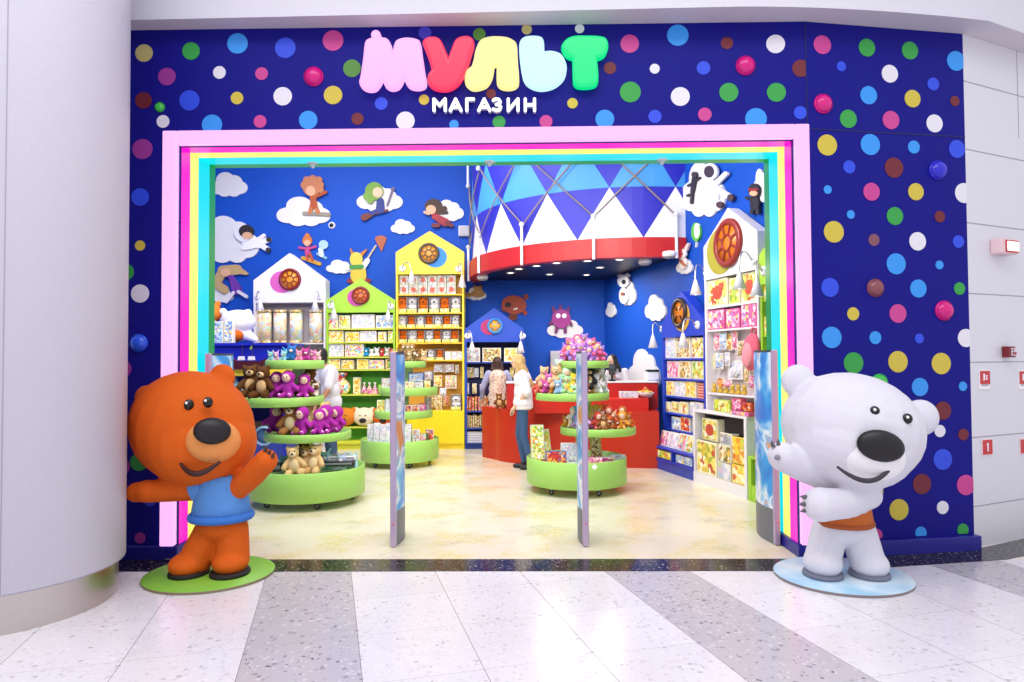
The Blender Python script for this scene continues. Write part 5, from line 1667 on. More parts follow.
def stand(label, cy, dcen, tiers, pxc, post_px):
    """tiers: list of (px_left, px_right, py_top, py_bottom) lowest first; cy = distance of the centre"""
    x0 = PY((tiers[0][0] + tiers[0][1]) / 2, 460, cy).x
    t = thing('display_stand', label, 'display stand', (x0, cy, .002), 0, 'round tiered toy stands')
    info = []
    for i, (l, r, yt, yb) in enumerate(tiers):
        a, b_ = PY(l, (yt + yb) / 2, cy).x, PY(r, (yt + yb) / 2, cy).x
        rad = (b_ - a) / 2; cx = (a + b_) / 2
        z1 = PY((l + r) / 2, yt, cy - rad * .98).z; z0 = PY((l + r) / 2, yb, cy - rad * .98).z
        z0 = max(z0, .085)
        m = MB()
        fl = z1 - min(.022, (z1 - z0) * .5) if i else z1 - .055
        m.lathe([(0, z0), (rad - .01, z0), (rad, z0 + .008), (rad, z1 - .006), (rad - .006, z1), (rad - .016, z1), (rad - .018, fl), (0, fl)], (cx - x0, 0, 0), 56, sm=True)
        obj('base_tub' if i == 0 else 'tier', m, lime, t)
        info.append((cx, cy, rad, fl + .003, z1))
    for (pp, za, zb) in post_px:
        x = PY(pp, 400, cy).x
        m = MB(); m.box((x - x0, .05, (info[za][4] - .06 + info[zb][3] - .04) / 2), (.13, .06, info[zb][3] - .04 - info[za][4] + .06), bev=.006); obj('post', m, mat('cdeeb0', .35), t)
    rad = info[0][2]
    for k in range(5):
        a = -PI / 2 + (k - .6) * 2 * PI / 5
        cx_, cy_ = (rad - .14) * math.cos(a) + info[0][0] - x0, (rad - .14) * math.sin(a)
        m = MB(); m.lathe([(0, -.014), (.030, -.014), (.034, -.008), (.034, .008), (.030, .014), (0, .014)], (cx_, cy_, .036), 18, rot=(PI / 2, 0, R(30 * k))); cs = obj('caster', m, mat('3a3a40', .4), t)
        m = MB(); m.box((cx_, cy_, .074), (.04, .036, .022), bev=.004); m.tube([(cx_, cy_ - .02, .036), (cx_, cy_ + .02, .036)], .008, 8); obj('caster_fork', m, mat('b4b4bc', .3, .8), cs)
    return t, info


_, SL = stand('lime green tiered stand of purple and brown plush at front left', 7.75, 0, [(253, 363.5, 474.5, 505), (266.5, 350, 435.5, 444), (240, 322.5, 398.5, 408), (267, 323.5, 360.5, 369.5)], 308, [(306, 0, 1), (303, 1, 2), (297, 2, 3)])
_, SM = stand('lime green tiered stand of packs in the middle, behind the narrow gate', 10.5, 0, [(361.5, 438.5, 442.5, 464.5), (375, 432.5, 411.8, 419.8), (380, 437.5, 388, 396.5), (388, 426, 361.5, 368)], 400, [(402, 0, 1), (404, 1, 2), (408, 2, 3)])
_, SR = stand('lime green tiered stand of bright plush at the right, before the counter', 8.4, 0, [(526.8, 626.3, 463.5, 491), (560.3, 635.5, 430, 438), (535.8, 609, 394.3, 402), (560, 609, 361, 368.5)], 577, [(581, 0, 1), (586, 1, 2), (585, 2, 3)])


def on(info, i, px, dy, up=0.0, mg=.0):
    cx, cy, rad, fl, z1 = info[i]
    for k in range(60):
        y = cy + dy
        x = PY(px, 400, y).x
        if math.hypot(x - cx, dy) < rad - .02 - mg or dy > -.02:
            break
        dy += .01
    return Vector((x, y, fl + up))


SN = ['base tub', 'lowest tier', 'middle tier', 'top tier']
# front left stand: (kind, px, dy, size, turn, colour, words)
def fill(info, tier, which, items, group):
    n = len(items)
    order = sorted(range(n), key=lambda j: items[j][1])
    for rank, j in enumerate(order):
        kind, px, dy, sc, turn, col, word = items[j][:7]
        ex = items[j][7] if len(items[j]) > 7 else None
        up = items[j][8] if len(items[j]) > 8 else 0
        plush(kind, on(info, tier, px, dy, up + .008, .155 * sc if tier == 0 else .10 * sc), (R(random.uniform(-6, 4)), R(items[j][9] if len(items[j]) > 9 else random.uniform(-8, 8)), R(turn)), sc,
              '%s, %s on the %s of the %s stand' % (word, place(rank, n), SN[tier], which), col, group, ex)


LB = {'belly_patch': 'e6cf9e', 'muzzle': 'e8d6b4'}
bei = 'd8b67e'
fill(SL, 0, 'front left', [('bear', 296, -.42, 1.15, 12, bei, 'beige plush bear', LB), ('bear', 306, -.34, 1.1, -10, 'c89c62', 'beige plush bear', LB), ('bear', 315, -.46, 1.2, -14, bei, 'beige plush bear', LB),
    ('critter', 327, -.10, 1.15, 0, '9ccbd8', 'pale blue plush animal'), ('critter', 340, -.12, 1.0, 10, 'b4c4dc', 'pale blue plush animal'), ('critter', 354, -.15, .95, -12, 'a8d0d4', 'pale blue plush animal'), ('critter', 286, -.1, .9, 20, '8fb4a8', 'grey-green plush animal'), ('bear', 305, -.02, 1.15, 0, '8a5a34', 'brown plush bear')], 'plush in the base tub, front left')
fill(SL, 1, 'front left', [('doll', 274, -.20, 1.2, 20, None, 'purple hooded plush doll'), ('bear', 291, -.26, 1.25, 10, '9a6a3a', 'brown plush bear', LB), ('doll', 304, -.29, 1.15, -18, None, 'purple hooded plush doll'), ('bear', 309, -.10, 1.3, 0, bei, 'beige plush bear', LB),
    ('doll', 318, -.28, 1.05, 12, None, 'purple hooded plush doll'), ('doll', 327, -.2, 1.2, -10, None, 'purple hooded plush doll'), ('doll', 339, -.22, 1.1, -24, None, 'purple hooded plush doll'), ('bear', 322, -.02, 1.25, 8, 'd8b67e', 'beige plush bear', LB), ('bear', 297, 0, 1.25, 8, 'cfa070', 'beige plush bear', LB)], 'plush on the lowest tier, front left')
fill(SL, 2, 'front left', [('bear', 252, -.22, 1.35, 16, '5e3c1e', 'dark brown plush bear'), ('bear', 264, -.28, 1.3, -8, '5a381c', 'dark brown plush bear'), ('doll', 276, -.22, 1.1, 10, None, 'purple hooded plush doll'), ('doll', 289, -.28, 1.15, -6, None, 'purple hooded plush doll'),
    ('doll', 303, -.24, 1.0, 14, None, 'purple hooded plush doll'), ('critter', 314, -.18, .9, -10, 'e6d4c4', 'cream plush animal'), ('bear', 309, .02, 1.2, -14, '6a4424', 'dark brown plush bear')], 'plush on the middle tier, front left')
fill(SL, 3, 'front left', [('critter', 271, -.10, .62, 0, '7fb8c0', 'small plush animal'), ('critter', 277, -.20, .6, 10, 'd8a4c0', 'small plush animal'), ('critter', 283, -.22, .62, -8, '8fc4c8', 'small plush animal'), ('critter', 291, -.16, .95, 6, '2f6fb8', 'blue plush animal'),
    ('critter', 299, -.22, .65, 0, 'e88aa4', 'small plush animal'), ('critter', 306, -.18, .8, 16, 'b03a8c', 'magenta plush animal'), ('critter', 313, -.2, .66, -12, 'd878a8', 'small plush animal'), ('critter', 318, -.1, .6, 0, 'e8b4b8', 'small plush animal'), ('critter', 286, -.02, .8, 0, '3f8fb8', 'blue plush animal')], 'small plush on the top tier, front left')
# flat packs in the base tub of the front left stand
FLs = Frame((0, 7.75), 0)
for i, (px_, py_, w, d, h, col, nm) in enumerate(((340, 472, .34, .24, .05, '16161c', 'black'), (343, 464, .30, .22, .045, 'eceaee', 'white'), (276, 470, .13, .12, .10, '2a2a34', 'dark'))):
    p = on(SL, 0, px_, -.30 + .02 * i, .075 if w > .2 else .03, .21 if w > .2 else .1)
    m = MB(); m.box((0, 0, h / 2), (w, d, h), bev=.006); m.box((0, -d / 2 - .001, h / 2), (w * .86, .002, h * .4), mi=1); m.box((0, 0, h + .0008), (w * .8, d * .7, .0016), mi=1)
    o_ = obj('flat_box', m, [mat(col, .35), mat('8a8e98', .4)]); o_.location = p + Vector((0, 0, (.0, .052, 0)[i])); o_.rotation_euler = (0, 0, R(8))
    tag(o_, '%s flat box lying in the base tub of the front left stand' % nm, 'box')

# middle stand: boxes
def boxes(info, tier, which, items, group, sc=26):
    n = len(items); order = sorted(range(n), key=lambda j: items[j][0])
    for rank, j in enumerate(order):
        px, dy, w, h, d, pal, body, rot, lean = items[j]
        p = on(info, tier, px, dy, 0, .02 + (h * math.sin(R(abs(lean))) * 0) + w * .25)
        fr = Frame((p.x, p.y), 0)
        card_box('toy_box', fr, 0, p.z, w, h, d, pal, 'toy carton, %s on the %s of the %s stand' % (place(rank, n), SN[tier], which), 'toy box', 0, body, group, R(rot), R(lean), sc)


boxes(SM, 0, 'middle', [(370 + 6.3 * i, -.40 - .06 * math.sin(i * .5), .088, .30 + .02 * (i % 2), .10, 'pale', 'f2f2f4', 0, -4) for i in range(7)] + [(416, -.45, .10, .22, .1, 'grey', 'e8e8ec', 6, -4), (422.5, -.42, .11, .16, .12, 'bright', '5a7a4a', -10, -8), (430, -.34, .12, .20, .1, 'red', 'd8c8b8', 14, -6)], 'cartons in the base tub, middle stand', 34)
boxes(SM, 1, 'middle', [(381, -.26, .12, .18, .12, 'lime', 'f4f0d8', 8, -4), (389, -.30, .11, .20, .12, 'pale', 'e8e8e8', 0, -4), (408, -.36, .10, .11, .1, 'red', 'f4f2f2', 0, 0), (415, -.36, .10, .11, .1, 'red', 'f4f2f2', 0, 0), (422, -.32, .10, .12, .1, 'pink', 'c8508c', 0, 0), (427, -.24, .09, .22, .08, 'grey', '9a8a84', -10, -4)], 'cartons on the lowest tier, middle stand', 40)
boxes(SM, 2, 'middle', [(386, -.22, .14, .16, .12, 'grey', 'a89a94', 8, -4), (398, -.32, .13, .13, .1, 'brown', 'b8aca4', 12, -20), (408, -.36, .14, .12, .12, 'brown', 'd8c8b4', -16, -25), (417, -.34, .20, .11, .14, 'grey', '2c2c30', 4, -6), (427, -.28, .13, .13, .12, 'yellow', '33343a', -6, -6), (416, -.14, .24, .24, .10, 'blue', '4a5a84', 2, -4), (428, -.10, .13, .26, .08, 'grey', '8a8a90', -8, -4)], 'cartons on the middle tier, middle stand', 40)
fill(SM, 3, 'middle', [('critter', 391 + 4.6 * i, -.10 - .08 * math.sin(i), .85 + .1 * (i % 3), 12 * (i % 3) - 12, ('8a6a44', 'c8a878', '6a5638')[i % 3], 'spotted brown plush animal') for i in range(8)] + [('critter', 403 + 5 * i, -.02, .8, 0, 'a88a5c', 'spotted brown plush animal', None, .13) for i in range(3)], 'spotted plush on the top tier, middle stand')

# right stand
pk = ['b47ad0', 'd8608c', '9a7ac8', 'e0708a', 'c084d4', 'e88aa8', 'a070c0']
KS = ('critter', 'doll', 'bear', 'critter', 'bear', 'critter', 'doll')
pn = ('lilac', 'rose', 'violet', 'deep pink', 'mauve', 'light pink', 'purple')
fill(SR, 3, 'right', [(KS[i % 7], 563 + 4.4 * i, -.22 + .03 * ((i * 3) % 4), .72 + .1 * (i % 3), 20 * (i % 3) - 20, pk[i % 7], pn[i % 7] + ' plush toy') for i in range(10)]
     + [(KS[(i + 3) % 7], 565 + 5 * i, -.12, .8, 8 * (i - 3), pk[(i + 2) % 7], pn[(i + 2) % 7] + ' plush toy', None, .07) for i in range(8)] + [(KS[i], 573 + 5.5 * i, -.06, .78, 6 * i - 10, pk[i], pn[i] + ' plush toy', None, .13) for i in range(4)], 'purple and pink plush on the top tier')
mixc = [('d86a58', 'coral'), ('c04a9a', 'magenta'), ('e08a3c', 'orange'), ('8fb4d8', 'pale blue'), ('a8d8a0', 'mint'), ('e0c83a', 'yellow'), ('b4e0b8', 'pale green'), ('8a5a3a', 'brown'), ('d8a06a', 'tan'), ('f0eef0', 'white'), ('e6e6ea', 'greyish white')]
fill(SR, 2, 'right', [(KS[(i * 2 + 1) % 7], 540 + 6.5 * i, -.30 + .05 * (i % 3) + .018 * abs(i - 5), .80 + .12 * (i % 2), 16 * (i % 3) - 16, mixc[i][0], mixc[i][1] + ' plush toy') for i in range(11)]
     + [(KS[(i + 2) % 7], 543 + 6.6 * i, -.14, .95, 12 - 5 * i, c_, w_ + ' plush toy', None, .07) for i, (c_, w_) in enumerate((('d8b08a', 'tan'), ('c86aa8', 'pink'), ('e0b088', 'peach'), ('9ed8a8', 'mint'), ('b8e4c0', 'pale green'), ('a8d8a0', 'light green'), ('c8e8c8', 'very pale green'), ('2a2a2e', 'black'), ('e0dce0', 'white'), ('f0eef2', 'white')))]
     + [(KS[(i + 3) % 7], 553 + 8 * i, -.05, .95, 0, c_, w_ + ' plush toy', None, .16) for i, (c_, w_) in enumerate((('d8a890', 'peach'), ('b8e4c0', 'pale green'), ('c0e8c4', 'mint'), ('a4d8a8', 'light green')))], 'mixed plush on the middle tier')
fill(SR, 1, 'right', [(KS[(i * 3) % 7], 565 + 6.3 * i, -.36 + .05 * ((i * 2) % 3) + .006 * abs(i - 5) ** 1.6, .68 + .12 * (i % 2), 14 * (i % 3) - 14, c_, w_ + ' plush toy') for i, (c_, w_) in enumerate((('e0a83a', 'amber'), ('e8d8b0', 'cream'), ('a88ac0', 'lilac'), ('c8a4cc', 'pale lilac'), ('c86a9c', 'pink'), ('b8423a', 'red'), ('8a5a34', 'brown'), ('d87a3a', 'orange'), ('a84a2a', 'rust'), ('e09a3c', 'amber'), ('c8622a', 'orange')))]
     + [(KS[(i + 1) % 7], 572 + 7 * i, -.20, .78, 10 - 4 * i, c_, w_ + ' plush toy', None, .06) for i, (c_, w_) in enumerate((('e8e0d0', 'cream'), ('5a9ad0', 'blue'), ('b8cc5a', 'lime'), ('e0c060', 'yellow'), ('e8dcd8', 'white'), ('c85a4a', 'red'), ('d8b08a', 'tan'), ('b86a3a', 'rust')))]
     + [('critter', 592 + 7 * i, -.1, .8, 0, c_, w_ + ' plush toy', None, .13) for i, (c_, w_) in enumerate((('c8d84a', 'lime'), ('e8b83a', 'yellow'), ('e0703a', 'orange')))], 'mixed plush on the lowest tier')
boxes(SR, 0, 'right', [(538.5, -.30, .16, .46, .05, 'lime', 'cfd4b8', 10, -12), (547, -.16, .15, .40, .05, 'lime', 'd4d8c4', 26, -14), (556, -.40, .24, .17, .07, 'red', '5a6ab0', 4, -10), (553, -.54, .30, .055, .10, 'red', 'b8262e', 0, 0), (569, -.24, .2, .24, .10, 'pale', 'f0ece8', 0, -6),
     (573, -.54, .11, .06, .10, 'pale', 'e8e8f0', 4, 0), (597, -.16, .14, .34, .04, 'brown', 'd8b06a', 18, -10), (595, -.42, .17, .10, .12, 'pink', 'b84a8c', -14, -16), (606, -.36, .20, .09, .16, 'pink', 'e8dce4', 10, -8), (617, -.28, .18, .10, .14, 'grey', 'd8d8de', -6, -8), (605, -.52, .20, .06, .08, 'pink', '9a2a5a', 6, 0), (589, -.5, .10, .08, .08, 'pink', 'c86aa4', 6, -8)], 'cartons in the base tub, right stand', 30)
p = PY(594.5, 467, 7.76)
m = MB(); m.box((0, 0, 0), (.05, .002, .05), (0, R(40), 0)); o_ = obj('hanging_price_tag', m, mat('f2f2f6', .5)); o_.location = p
tag(o_, 'small white price tag on the front rim of the right stand', 'price tag')

# ------------------------------------------------------------------ red service counter
redp = mat('c02a10', .4, name='orange_red_lacquer')
ctr = thing('service_counter', 'curved orange-red service counter under the drum canopy', 'counter', (0, 0, 0))
fp_ = [G(492, 456.5), G(496, 460), G(505, 462.2), G(518, 463.6), G(540, 465), G(580, 466.8), G(659, 468)]
fpt = smooth_outline([(q.x, q.y) for q in fp_], 5)[:31]
bk = [(min(fpt[-1][0] + .05, on_right(fpt[-1][1] + .75).x - .06), fpt[-1][1] + .75), (fpt[0][0] + .1, fpt[-1][1] + 1.15)]
zc = PY(517, 409, 10.6).z
obj('body', poly_slab(fpt + bk, .002, zc), redp, ctr)
yl = G(590, 467).y
l0 = PY(534, 405, yl).x; l1 = PY(648, 405, yl).x
zl0, zl1 = PY(590, 413, yl).z, PY(590, 398.6, yl).z
m = MB(); m.box(((l0 + l1) / 2, yl + .12, (zl0 + zl1) / 2), (l1 - l0, .36, zl1 - zl0), bev=.006); o_ = obj('front_ledge', m, mat('cc2418', .4), ctr); o_['label'] = 'overhanging bright red ledge'
u0 = PY(507, 390, 10.75).x; u1 = min(PY(661, 390, 10.45).x, on_right(yl + .64).x - .05); zu0 = PY(630, 383.2, 10.32).z
m = MB(); m.box(((u0 + u1) / 2, yl + .46, (zc + zu0) / 2), (u1 - u0, .32, zu0 - zc - .002), bev=.006); obj('upper_counter', m, mat('c21e16', .4), ctr)
m = MB(); m.box(((u0 + u1) / 2, yl + .46, zu0 + .012), (u1 - u0 + .02, .35, .024), bev=.004); o_ = obj('counter_top', m, mat('eceaee', .35), ctr); o_['label'] = 'white counter top'
FC = Frame((0, yl + .0), 0)
for i, (a, b_, y0, pal, bd, nm) in enumerate(((591, 599, 396, 'pink', 'd87aa8', 'pink'), (620, 638.5, 391.5, 'pale', 'f2f0f2', 'white'))):
    px_box('toy_box', FC, a, y0, b_, 398.4, pal, 'low %s carton on the ledge of the red counter' % nm, dy=.06, d=.16, zbase=zl1, body=bd, sc=30)
p = PY(649.5, 397, yl + .14)
m = MB(); r_ = .13
t = thing('sweet_bowl', 'wide bowl of yellow and orange sweets at the right of the red counter ledge', 'bowl', (p.x - .06, yl + .14, zl1 + .002))
m.lathe([(0, 0), (.07, 0), (.12, .05), (.135, .08), (.128, .08), (.11, .05), (0, .03)], seg=24); obj('bowl', m, mat('d8d4da', .2), t)
m = MB()
for i in range(40):
    a = random.uniform(0, 2 * PI); q = random.uniform(0, .1)
    m.sphere((q * math.cos(a), q * math.sin(a), .075 + .06 * (1 - q / .1) * random.random()), random.uniform(.018, .03), seg=8, rings=6, mi=i % 3)
o_ = obj('sweets', m, [mat('e8b83a', .4), mat('d8602a', .4), mat('b8c04a', .4)], t); o_['kind'] = 'stuff'
for i, px_ in enumerate((499, 508)):
    p = PY(px_, 406, 10.78)
    plush('bear', (p.x, 10.78, zc + .002), R(14 * (1 - 2 * i)), .85, 'brown plush bear sitting on the left end of the red counter, %s of two' % ('left', 'right')[i], '7a4a22')
# terminal, screen, printer
p = PY(612, 382, yl + .42)
t = thing('card_terminal', 'black card terminal on a stand on the white counter top', 'card terminal', (p.x, yl + .42, zu0 + .025))
m = MB(); m.box((0, 0, .012), (.10, .10, .022), bev=.005); m.tube([(0, 0, .02), (0, .01, .12)], .02, 10); obj('stand', m, mat('1a1a1e', .4), t)
m = MB(); m.box((0, 0, .18), (.10, .05, .17), (R(-15), 0, 0), bev=.008); bd = obj('handset', m, mat('202026', .4), t)
m = MB(); m.box((0, -.032, .215), (.08, .006, .06), (R(-15), 0, 0)); obj('screen', m, mat('4a5058', .2), bd)
p = PY(652, 374, yl + .55)
t = thing('till_printer', 'small black receipt printer at the right of the counter top', 'printer', (p.x, yl + .55, zu0 + .025))
m = MB(); m.box((0, 0, .07), (.20, .16, .13), bev=.012); obj('housing', m, mat('e4e2e8', .4), t)
m = MB(); m.box((0, -.01, .155), (.19, .14, .035), bev=.008); cv = obj('cover', m, mat('16161a', .3), t)
m = MB(); m.box((0, -.084, .155), (.05, .006, .012)); obj('display', m, mat('3a5a5a', .2), cv)
# grey locker and dark unit behind the counter
a = PY(550.5, 360, 12.6).x; b_ = PY(577, 360, 12.6).x; zt = PY(560, 351, 12.6).z
t = thing('storage_locker', 'pale grey locker behind the red counter', 'locker', ((a + b_) / 2, 12.68, .002))
m = MB(); m.box((0, 0, zt / 2), (b_ - a, .3, zt), bev=.006); obj('body', m, mat('b4b2b8', .4), t)
m = MB(); m.box((0, -.155, zt / 2), (b_ - a - .04, .012, zt - .06), bev=.003); dr = obj('door', m, mat('a8a6ae', .4), t)
m = MB(); m.tube([((b_ - a) * .35, -.165, 1.0), ((b_ - a) * .35, -.185, 1.02), ((b_ - a) * .35, -.185, 1.16), ((b_ - a) * .35, -.165, 1.18)], .008, 8); obj('handle', m, mat('5a5a62', .3, .8), dr)
a = PY(588, 369, 12.3).x; b_ = PY(609, 369, 12.3).x; zt = PY(598, 369, 12.3).z
t = thing('till_cabinet', 'dark cabinet behind the counter and the cashier', 'cabinet', ((a + b_) / 2, 12.5, .002))
m = MB(); m.box((0, 0, zt / 2), (b_ - a, .4, zt), bev=.006); obj('body', m, mat('1a1c26', .5), t)
m = MB(); m.box((0, -.203, zt * .75), (b_ - a - .05, .008, zt * .4)); obj('door', m, mat('222530', .4), t)

# ------------------------------------------------------------------ people
def person(label, loc, rotz, H, skin, hair_c, top_c, bot_c, shoe_c, L, Rr, long_hair=0.0, sleeves=.55, lean=0.0, head_tilt=0.0, female=True, topmat=None, legs=((.0, .0), (.0, .0)), dress=0.0, hood=False, sleeve_c=None, loose=1.0):
    s = H / 1.70
    t = thing('person', label, 'person', loc, rotz)
    V = lambda x, y, z: Vector((x * s, y * s, z * s))
    ln = lambda z: -lean * max(0, (z - .95))     # bending forward from the hips
    sw = .155 if female else .185
    hd = V(0, -.02 + ln(1.58) - head_tilt * .10, 1.575 - head_tilt * .03)
    skinm = mat(skin, .6, name='skin')
    sh = [('s', hd, (.072 * s, .090 * s, .108 * s), (R(head_tilt * 25), 0, 0)), ('s', hd + V(0, -.030, -.055), (.052 * s, .055 * s, .055 * s)), ('s', hd + V(0, -.095, -.018), (.011 * s, .016 * s, .016 * s)),
          ('s', hd + V(-.072, .005, -.01), (.010 * s, .016 * s, .026 * s)), ('s', hd + V(.072, .005, -.01), (.010 * s, .016 * s, .026 * s)),
          ('c', V(0, .0 + ln(1.42), 1.40), hd + V(0, .012, -.08), .056 * s, .05 * s),
          ('s', V(0, ln(1.29), 1.29), (sw * .92 * s, .10 * s, .16 * s)), ('s', V(0, ln(1.10), 1.10), (sw * .82 * s, .088 * s, .15 * s)), ('s', V(0, 0, .93), (.155 * s, .105 * s, .12 * s))]
    clo = [('s', V(0, ln(1.30), 1.30), ((sw * .92 + .022) * s, .122 * s, .155 * s)), ('s', V(0, ln(1.12), 1.12), ((sw * .84 + .024) * s, .118 * s, .16 * s)), ('s', V(0, ln(.98), .97), (.178 * s, .13 * s, .13 * s))]
    leg = [('s', V(0, 0, .93), (.162 * s, .113 * s, .11 * s))]
    slv = []
    for sg, (el, ha) in ((-1, L), (1, Rr)):
        shd = V(sg * sw, ln(1.38), 1.38); e_ = V(*el); h_ = V(*ha)
        sh += [('c', shd, e_, .046 * s, .038 * s), ('c', e_, h_, .037 * s, .027 * s)]
        d = (h_ - e_).normalized()
        up = Vector((0, 0, 1)); side = d.cross(up)
        side = side.normalized() if side.length > .1 else Vector((1, 0, 0))
        nrm = side.cross(d).normalized()
        pc = h_ + d * .045 * s
        sh.append(('c', h_, pc + d * .03 * s, .026 * s, .034 * s))
        for i, ln_ in enumerate((.060, .072, .068, .052)):
            b0 = pc + d * .045 * s + side * (i - 1.5) * .020 * s
            m1 = b0 + d * ln_ * .55 * s - nrm * .012 * s; m2 = m1 + d * ln_ * .4 * s - nrm * .026 * s
            sh += [('c', b0, m1, .0105 * s, .0095 * s), ('c', m1, m2, .0095 * s, .008 * s)]
        tb = pc + side * -sg * .026 * s
        sh.append(('c', tb, tb + (d * .035 + side * -sg * .03 - nrm * .012) * s, .012 * s, .0095 * s))
        q = sleeves
        (slv if sleeve_c else clo).append(('c', shd, shd.lerp(e_, min(1, q * 1.25)), .064 * s, .064 * s if q < .8 else .052 * s))
        if q > .8:
            (slv if sleeve_c else clo).append(('c', e_, e_.lerp(h_, .92), .052 * s, .040 * s))
    for sg, (ky, ay) in ((-1, legs[0]), (1, legs[1])):
        hip, kn, an = V(sg * .085, 0, .88), V(sg * .088, -.02 + ky, .49), V(sg * .085, .015 + ay, .085)
        sh += [('c', hip, kn, .078 * s, .054 * s), ('c', kn, an, .052 * s, .034 * s), ('c', an + V(0, 0, -.04), an + V(0, -.12, -.05), .034 * s, .03 * s)]
        leg += [('c', hip, kn, .087 * s, .062 * s), ('c', kn, an + V(0, 0, .02), .061 * s, .046 * s)]
        shoe = organic([('c', an + V(0, .02, -.045), an + V(0, -.13, -.052), .042 * s, .036 * s), ('c', an + V(0, .01, -.03), an + V(0, .0, .02), .044 * s, .042 * s)], .010, 2, 'shoe')
        link('shoe', shoe, [mat(shoe_c, .5)], t)
    if dress:
        clo += [('c', V(0, 0, 1.32), V(0, 0, .95), .13 * s, .155 * s), ('c', V(0, 0, .95), V(0, 0, .95 - dress), .155 * s, .20 * s)]
    if hood:
        clo += [('s', hd + V(0, .055, -.14), (.10 * s, .07 * s, .05 * s))]
    if loose > 1:
        clo = [((q[0], q[1], (q[2][0] * loose, q[2][1] * 1.08, q[2][2])) if q[0] == 's' else (q[0], q[1], q[2], q[3] * 1.12, q[4] * 1.18)) for q in clo]
        clo += [('c', V(0, .01, 1.26), V(0, .01, 1.0), .125 * s, .14 * s), ('s', V(0, .01, .90), (.20 * s, .145 * s, .055 * s)), ('s', V(0, .01, .95), (.20 * s, .145 * s, .09 * s))]
    link('body', organic(sh, .0075, 2, 'person_body'), [skinm], t)
    link('top' if not dress else 'dress', organic(clo, .010, 3, 'top'), [topmat or mat(top_c, .85, noise=.06)], t)
    if slv:
        link('sleeve', organic(slv[:len(slv) // 2], .010, 2, 'sleeve'), [mat(sleeve_c, .85)], t); link('sleeve', organic(slv[len(slv) // 2:], .010, 2, 'sleeve'), [mat(sleeve_c, .85)], t)
    link('trousers', organic(leg, .010, 2, 'trousers'), [mat(bot_c, .85, noise=.15)], t)
    hr = [('s', hd + V(0, .016, .020), (.083 * s, .094 * s, .106 * s)), ('s', hd + V(0, .045, -.03), (.078 * s, .062 * s, .09 * s))]
    if long_hair:
        n = 5
        for i in range(n):
            x = (i - 2) * .036
            hr.append(('c', hd + V(x, .055 - abs(x) * .4, -.02), hd + V(x * 1.35, (.205 if loose > 1 else .12) - abs(x) * .3, -.06 - long_hair), (.048 if loose > 1 else .036) * s, .036 * s))
        for sg in (-1, 1):
            hr.append(('c', hd + V(sg * .070, -.01, .01), hd + V(sg * .078, -.005, -.05 - long_hair * .8), .026 * s, .022 * s))
    hm = organic(hr, .010, 2, 'hair')
    link('hair', hm, [mat(hair_c, .6, noise=.3)], t)
    for sg in (-1, 1):
        m = MB(); m.sphere(hd + V(sg * .029, -.083, .004), (.012 * s, .008 * s, .008 * s), seg=10, rings=6); obj('eye', m, mat('241a18', .3), t)
    m = MB(); m.sphere(hd + V(0, -.088, -.060), (.022 * s, .008 * s, .006 * s), seg=10, rings=6); obj('mouth', m, mat('b0605a', .5), t)
    return t


g = G(523, 469)
person('person with long blonde hair in a white shirt and jeans standing before the red counter', (g.x, g.y, .002), R(-90), 1.69, 'e2b294', 'c8a468', 'f2f0f2', '3a5a84', '17171c',
       ((-.21, .05, 1.12), (-.13, -.08, .94)), ((.21, .06, 1.12), (.12, -.10, .92)), .27, .75, .0, .45, legs=((-.03, .0), (.03, .10)), loose=1.22)
p = PY(497.5, 400, 11.55)
person('person seen from behind with dark hair and a flowered dress at the dark blue shelf', (p.x, 11.62, .002), R(186), 1.66, 'd8a488', '3a2018', 'd8b8a0', '2a2a3a', '1a1a1e',
       ((-.26, -.06, 1.14), (-.22, -.18, .98)), ((.26, -.04, 1.13), (.26, -.16, .96)), .22, 1.0, .05, .6, topmat=printed('floral', 42), dress=.45, sleeve_c='9a9cc0')
p = PY(332, 400, 9.35)
person('person with short dark hair in a white T-shirt stooping behind the front left stand', (p.x, 9.35, .002), R(-60), 1.80, 'c08a6c', '120e10', 'dcd8e2', '3c5474', '22222a',
       ((-.23, -.16, 1.16), (-.18, -.34, 1.0)), ((.24, -.12, 1.12), (.20, -.26, .90)), 0, .6, .12, .7, female=False)
p = PY(619, 380, 11.4)
person('person in a grey hooded jacket with dark hair working behind the counter', (p.x, 11.42, .002), R(-45), 1.70, 'd8a88c', '1a1414', 'c2bfc6', '2a2a34', '1a1a1e',
       ((-.24, -.10, 1.16), (-.15, -.30, 1.30)), ((.25, -.10, 1.16), (.16, -.30, 1.30)), .10, 1.0, .10, 1.0, hood=True)

# ------------------------------------------------------------------ flat cut-outs on the blue walls
FBL = Frame((0, BY2), 0)
FBB = Frame((0, BY), 0)
FRW = Frame(FR.o + FR.y * WD, FR.r)


def E(cx, cy, rx, ry=None, rot=0):
    return circle(cx, -cy, rx, ry, 24, R(rot))


def S(x0, y0, x1, y1, r0, r1=None):
    return stick(x0, -y0, x1, -y1, r0, r1)


def T(*p):
    return [(x, -y) for x, y in p][::-1]


